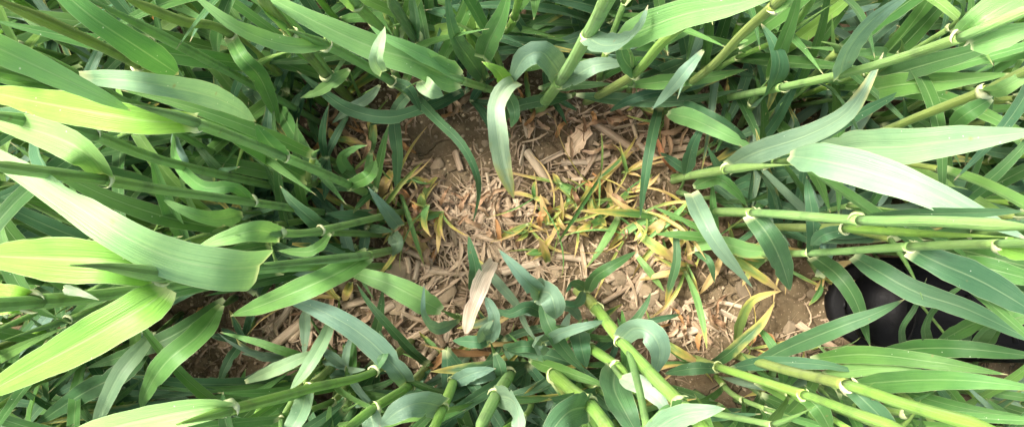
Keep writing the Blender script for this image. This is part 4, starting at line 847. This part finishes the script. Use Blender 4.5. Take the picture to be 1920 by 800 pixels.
# ------------------------------------------------------------------ straw pieces
def straw_mesh(seed, split):
    r = np.random.default_rng(seed); n, s = 7, 12; span = (2 * math.pi) if not split else r.uniform(2.6, 4.2)
    a = np.linspace(0, span, s, endpoint=split); t = np.linspace(0, 1, n); V = []
    bend = r.uniform(-0.05, 0.05)
    jag0, jag1 = r.uniform(0, 0.05, s), r.uniform(0, 0.07, s)
    flat = r.uniform(0.55, 1.0)
    for rad in (1.0, 0.80):
        for k in t:
            x = (k - 0.5); xs = x + jag0 * max(0, 1 - k * 5) - jag1 * max(0, 1 - (1 - k) * 5)
            y = np.cos(a) * rad * (1 + 0.05 * math.sin(k * 9 + seed)); z = np.sin(a) * rad * flat
            V.append(np.stack([xs, y, z + bend * 14 * (0.25 - x * x)], 1))
    V = np.vstack(V); F = []; U = np.stack([np.tile(np.arange(s) / s, 2 * n), np.tile(np.repeat(t, s), 2)], 1); js = s - 1 if split else s
    o2 = n * s
    for i in range(n - 1):
        for j in range(js):
            k = (j + 1) % s
            F.append((i * s + j, i * s + k, (i + 1) * s + k, (i + 1) * s + j)); F.append((o2 + i * s + k, o2 + i * s + j, o2 + (i + 1) * s + j, o2 + (i + 1) * s + k))
    for j in range(js):
        k = (j + 1) % s
        F.append((j, o2 + j, o2 + k, k)); e = (n - 1) * s; F.append((e + k, o2 + e + k, o2 + e + j, e + j))
    if split:
        for i in range(n - 1):
            F.append((i * s, (i + 1) * s, o2 + (i + 1) * s, o2 + i * s)); j = s - 1; F.append((i * s + j, o2 + i * s + j, o2 + (i + 1) * s + j, (i + 1) * s + j))
    me = mesh_from('straw_piece', V, np.array(F), U); me.materials.append(M_straw); return me
STRAW = [straw_mesh(k, k % 3 == 2) for k in range(12)]
def straw(a, b, w, label, tint=(1, 1, 1), z=0.0, k=None, r=r5):
    p, q = P(*a), P(*b); c = (p + q) / 2; d = q - p; l = float(np.hypot(d[0], d[1])); hw = w / 2 * CAM_H / FPX
    zp, zq = float(soil_z(p[0], p[1])), float(soil_z(q[0], q[1])); zc = float(soil_z(c[0], c[1])); zz = max((zp + zq) / 2, zc - 0.001)
    o = add('straw_piece', STRAW[r.randrange(12) if k is None else k], M_straw, loc=(c[0], c[1], zz + hw * 0.6 + z), color=(*tint, 1))
    o.rotation_mode = 'XYZ'; o.rotation_euler = (r.uniform(0, 6.28), -math.atan2(zq - zp, l) * 0.8, math.atan2(d[1], d[0])); o.scale = (l, hw, hw)
    return tag(o, label, 'straw', 'straw pieces on the soil')
TR = [(985, 280, 1028, 342, 17, 'stout pale straw slanting on the upper soil'), (853, 283, 866, 322, 15, 'short upright-lying straw on the smooth upper soil'), (1052, 305, 1105, 304, 15, 'level pale straw below the white flake'), (1100, 302, 1145, 286, 15, 'grey straw butting the level pale one'),
      (1105, 225, 1195, 285, 20, 'broad flat straw in the upper brown mat'), (1195, 270, 1232, 298, 16, 'straw end beside dark hanging blade'), (972, 310, 982, 270, 16, 'short straw leaning left of the stout pale one'), (1240, 270, 1292, 262, 12, 'upper of three parallel straws at the right soil edge'), (1242, 282, 1290, 276, 12, 'middle of three parallel straws at the right soil edge'), (1248, 297, 1288, 290, 12, 'lower of three parallel straws at the right soil edge'),
      (735, 455, 815, 492, 18, 'long brown straw under the orange dead leaf'), (778, 525, 785, 487, 14, 'short round straw standing beside pale clod'), (763, 480, 768, 512, 12, 'small straw stub left of the short round one'), (797, 506, 875, 514, 14, 'long level straw above the pale clods'), (870, 512, 905, 516, 13, 'straw continuing right from the long level one'),
      (915, 550, 985, 563, 17, 'pale round straw under the white leaf'), (905, 512, 962, 500, 15, 'straw behind the white leaf top'), (940, 512, 1015, 492, 19, 'broad pale straw in the middle bed'), (975, 486, 1060, 474, 14, 'long straw behind the yellow V leaf'), (1040, 480, 1110, 490, 16, 'straw below the yellow-green clump'),
      (1130, 568, 1182, 536, 12, 'thin brown straw beside the grey clod'), (1184, 562, 1212, 510, 16, 'lower half of slanting straw by the pale clod'), (1212, 512, 1236, 470, 14, 'upper half of slanting straw by the pale clod'), (1235, 608, 1266, 562, 20, 'thick stubby straw on the cracked soil'), (1266, 628, 1312, 614, 16, 'splintered straw right of the stubby one'), (1348, 580, 1396, 606, 15, 'pale straw near the arched olive leaf'), (1345, 565, 1392, 575, 9, 'thin straw above the pale one by arched leaf'),
      (1490, 602, 1578, 660, 17, 'long straw pointing at the boot toe'), (508, 622, 546, 572, 15, 'pale straw upright in the left gap'), (505, 652, 572, 598, 20, 'broad split straw in the left gap'), (545, 640, 575, 600, 14, 'second split straw in the left gap'), (420, 640, 505, 636, 9, 'thin pale straw lying level at the left end'), (760, 640, 830, 600, 15, 'straw beside lower dark strap'), (770, 600, 790, 560, 15, 'straw below spear blade'), (850, 590, 835, 640, 14, 'straw just left of white leaf'), (690, 600, 740, 570, 14, 'straw under crossing blades'), (640, 575, 690, 560, 16, 'straw at the spear blade tip'), (790, 690, 835, 640, 14, 'straw by orange curled leaf'), (860, 455, 905, 460, 16, 'level straw in the brown mat'), (895, 440, 905, 400, 12, 'straw lying along the hooked blade'), (880, 380, 905, 352, 16, 'straw at hooked blade tip'), (720, 250, 750, 300, 16, 'straw by dark hanging strap'), (1010, 178, 1035, 220, 10, 'thin pale straw at upper soil edge'), (1180, 215, 1195, 262, 9, 'thin upright straw in upper mat')]
for x1, y1, x2, y2, w, lab in TR: straw((x1, y1), (x2, y2), w, lab, r5.choice([(1, 1, 1), (1.1, 1.08, 1.05), (1.2, 1.15, 1.1), (0.95, 0.88, 0.84)]), 0.001)
# the pale bark-like flake
withered('pale torn flake of old leaf lying on the upper soil', [(1066, 292, 0.4), (1078, 270, 0.5), (1092, 250, 0.6), (1100, 232, 0.4)], 32, (1.55, 1.55, 1.5), fold=0.15, name='dry_flake')
n_s = 0
SZ = [(870, 420, 110, 70), (890, 390, 90, 60), (900, 440, 80, 60), (940, 480, 90, 40), (700, 600, 120, 60), (560, 620, 90, 50), (980, 500, 90, 40), (1290, 600, 60, 50), (1100, 240, 130, 50), (850, 600, 90, 60), (1200, 500, 120, 70), (700, 280, 100, 60), (1400, 600, 140, 60), (800, 530, 70, 60), (1070, 300, 100, 50)]
while n_s < 250:
    cx, cy, sx, sy = r5.choice(SZ); px, py = r5.gauss(cx, sx * 0.6), r5.gauss(cy, sy * 0.6)
    if not inside(px, py) or smooth(px, py): continue
    a = r5.uniform(0, 6.28); l = r5.uniform(14, 62); w = r5.choice([3, 4, 5, 6, 8, 11]) * r5.uniform(0.85, 1.2)
    t = r5.choice([(1, 0.97, 0.93), (1.1, 1.08, 1.04), (0.6, 0.54, 0.5), (0.75, 0.66, 0.58), (0.85, 0.8, 0.74)]); tone = 'dull brown' if t[0] < 0.9 else ('pale' if t[0] > 1.1 else 'tan')
    straw((px - math.cos(a) * l / 2, py - math.sin(a) * l / 2), (px + math.cos(a) * l / 2, py + math.sin(a) * l / 2), w, '%s %s straw fragment %s' % ('thick' if w > 7 else 'thin', tone, zone(px, py)), t, r5.uniform(0, 0.003)); n_s += 1

# ------------------------------------------------------------------ soil clods
import bmesh
def clod_mesh(seed, sub=3):
    bm = bmesh.new(); bmesh.ops.create_icosphere(bm, subdivisions=sub, radius=1.0); r = random.Random(seed)
    planes = [(unit([r.gauss(0, 1), r.gauss(0, 1), r.gauss(0, 1)]), r.uniform(0.55, 0.9)) for _ in range(9)]
    off = [r.uniform(0, 50) for _ in range(3)]
    for v in bm.verts:
        p = np.array(v.co)
        for nrm, d in planes:
            k = p.dot(nrm)
            if k > d: p = p - nrm * (k - d) * 0.9
        nz = mathutils.noise.fractal(mathutils.Vector(p * 1.7) + mathutils.Vector(off), 1.0, 2.0, 4)
        v.co = p * (1 + 0.14 * nz)
    me = bpy.data.meshes.new('soil_clod'); bm.to_mesh(me); bm.free()
    me.polygons.foreach_set('use_smooth', np.zeros(len(me.polygons), dtype=bool)); me.materials.append(M_clod); return me
CLODS = [clod_mesh(k) for k in range(10)]
def clod(px, py, rpx, label, tint, r=r5, flat=None):
    p = P(px, py, 0); s = rpx * CAM_H / FPX; f = flat or r.uniform(0.35, 0.6)
    o = add('soil_clod', CLODS[r.randrange(10)], M_clod, loc=(p[0], p[1], float(soil_z(p[0], p[1])) + s * f * 0.25), color=(*tint, 1))
    o.rotation_euler = (r.uniform(-.2, .2), r.uniform(-.2, .2), r.uniform(0, 6.28)); o.scale = (s * r.uniform(0.9, 1.15), s * r.uniform(0.8, 1.1), s * f)
    return tag(o, label, 'clod', 'soil clods on the bare patch')
for x, y, s, lab, t in [(835, 552, 24, 'pale angular clod left of the dried white leaf', 1.75), (862, 566, 12, 'small pale clod touching the white leaf', 1.6), (748, 512, 26, 'flat pale clod above the spear blade', 1.45), (770, 525, 16, 'pale clod beside short round straw', 1.5), (1160, 525, 21, 'grey clod above thin brown straw', 1.5), (1207, 540, 17, 'pale clod beside slanting straw', 1.7), (1184, 505, 14, 'small grey clod behind slanting straw', 1.4), (1225, 560, 15, 'brown clod right of slanting straw', 1.1),
                        (1190, 590, 16, 'brown clod near the stubby straw', 1.0), (1150, 590, 14, 'brown clod by the thick stem', 1.0), (1265, 520, 20, 'brown flat clod below faded leaf', 0.95), (1395, 545, 20, 'cracked brown clod below arched leaf', 0.9), (1430, 520, 16, 'brown clod under arched yellow leaf', 0.9), (1480, 615, 14, 'pale brown clod beside the long straw', 1.3), (820, 310, 15, 'crumbly tan clod on the smooth upper soil', 1.35), (885, 560, 12, 'clod half under the white leaf', 1.5), (700, 580, 18, 'pale clod under crossing blades', 1.5), (655, 600, 17, 'pale crumb clod by the spear tip', 1.45), (600, 600, 16, 'tan clod in the left gap', 1.3), (1110, 260, 15, 'dark clod by the pale flake', 0.85)]:
    clod(x, y, s, lab, (t, t * 0.99, t * 0.97))
for i in range(230):
    px, py = on_soil(r5) if i < 110 else (r5.uniform(560, 1280), r5.uniform(490, 680))
    while smooth(px, py) and r5.random() < 0.7: px, py = on_soil(r5)
    s = r5.choice([4, 5, 6, 7, 8, 10, 12, 15]) * r5.uniform(0.8, 1.2); t = r5.uniform(0.9, 1.5) if i < 110 else r5.uniform(1.2, 2.0)
    clod(px, py, s, '%s %s soil crumb %s' % ('larger' if s > 8 else 'small', 'pale' if t > 1.2 else 'brown', zone(px, py)), (t, t, t * 0.97))

# crumbs and fibres too fine to count
def scatter(n, r, fn):
    parts = []
    while len(parts) < n:
        px, py = r.uniform(330, 1640), r.uniform(140, 730)
        if smooth(px, py) and r.random() < 0.85: continue
        q = P(px, py, 0); q[2] = float(soil_z(q[0], q[1])); parts.append(fn(q, r))
    return join(parts)
ico_bm = bmesh.new(); bmesh.ops.create_icosphere(ico_bm, subdivisions=1, radius=1.0); ICO_V = np.array([v.co[:] for v in ico_bm.verts]); ICO_F = np.array([[v.index for v in f.verts] for f in ico_bm.faces]); ico_bm.free()
def crumb(q, r):
    s = r.uniform(0.0005, 0.0017); j = np.random.default_rng(r.randrange(10 ** 6)).uniform(0.7, 1.3, (len(ICO_V), 1))
    return ICO_V * j * s * [1, 1, 0.7] + q, ICO_F, np.zeros((len(ICO_V), 2))
r6 = random.Random(4)
V, F, U = scatter(3200, r6, crumb); tag(add('crumbs', mesh_from('crumbs', V, F, U, smooth=False), M_clod, color=(1.1, 1.1, 1.08, 1)), 'fine soil crumbs scattered over the bare patch', kind='stuff')
def fibre(q, r):
    a = r.uniform(0, 6.28); l = r.uniform(0.004, 0.02); b = a + r.gauss(0, 0.4); d = np.array([math.cos(a), math.sin(a), r.uniform(-.1, .25)]) * l / 2; e = np.array([math.cos(b), math.sin(b), r.uniform(-.35, .1)]) * l / 2
    c = spline([q + [0, 0, 0.0012], q + d + [0, 0, 0.001], q + d + e + [0, 0, 0.0012]], 5)
    V, F, U = ribbon(c, np.full(5, r.uniform(0.0002, 0.0009)), (r.uniform(-60, 60), r.uniform(-60, 60)), 0.3, 0.0, 3)
    return V, F, U * [0.15, 1] + [r.uniform(0, 30), r.uniform(0, 30)]
V, F, U = scatter(1700, r6, fibre); tag(add('litter', mesh_from('litter', V, F, U), M_straw, color=(0.7, 0.64, 0.58, 1)), 'fine brown chaff scattered over the soil', kind='stuff')
def fray(r, *args):
    V, F, U = ribbon(*args); return V, F, U * [0.15, 1] + [r.uniform(0, 30), r.uniform(0, 30)]
def mat_fibre(r):
    while True:
        cx, cy, sx, sy = r.choice(SZ[:4] + SZ[:3] + SZ); px, py = r.gauss(cx, sx * 0.55), r.gauss(cy, sy * 0.55)
        if not smooth(px, py): break
    q = P(px, py, 0); q[2] = float(soil_z(q[0], q[1])) + r.uniform(0, 0.004)
    a = r.uniform(0, 6.28); l = r.uniform(0.006, 0.032); b = a + r.gauss(0, 0.28); d = np.array([math.cos(a), math.sin(a), r.uniform(-.05, .2)]) * l / 2; e = np.array([math.cos(b), math.sin(b), r.uniform(-.3, .1)]) * l / 2
    c = spline([q + [0, 0, 0.001], q + d + [0, 0, 0.001], q + d + e + [0, 0, 0.001]], 6)
    return fray(r, c, np.full(6, r.choice([0.0003, 0.0005, 0.0008, 0.0015]) * r.uniform(0.7, 1.3)) * np.array([0.5, 1, 1, 1, 0.9, 0.3]), (r.uniform(-70, 70), r.uniform(-70, 70)), 0.5, 0.0, 3)
V, F, U = join([mat_fibre(r6) for _ in range(850)]); tag(add('straw_litter', mesh_from('straw_litter', V, F, U), M_straw, color=(0.88, 0.83, 0.76, 1)), 'tangled pale straw fibres matted over the middle of the soil', kind='stuff')

# ------------------------------------------------------------------ labels: things that would share one are told apart by their order across the picture
ONES = ['', 'first', 'second', 'third', 'fourth', 'fifth', 'sixth', 'seventh', 'eighth', 'ninth', 'tenth', 'eleventh', 'twelfth', 'thirteenth', 'fourteenth', 'fifteenth', 'sixteenth', 'seventeenth', 'eighteenth', 'nineteenth']
TENS = {2: 'twent', 3: 'thirt', 4: 'fort', 5: 'fift', 6: 'sixt'}
def ordinal(n):
    if n < 20: return ONES[n]
    return TENS[n // 10] + ('ieth' if n % 10 == 0 else 'y-' + ONES[n % 10])
same = {}
for o in C.objects:
    if o.parent is None and o.get('label') and o.get('category'): same.setdefault(o['label'], []).append(o)
for lab, os_ in same.items():
    if len(os_) < 2: continue
    os_.sort(key=lambda o: pix(np.array(o.location))[0])
    for i, o in enumerate(os_): o['label'] = '%s, %s from the left' % (lab, ordinal(i + 1))
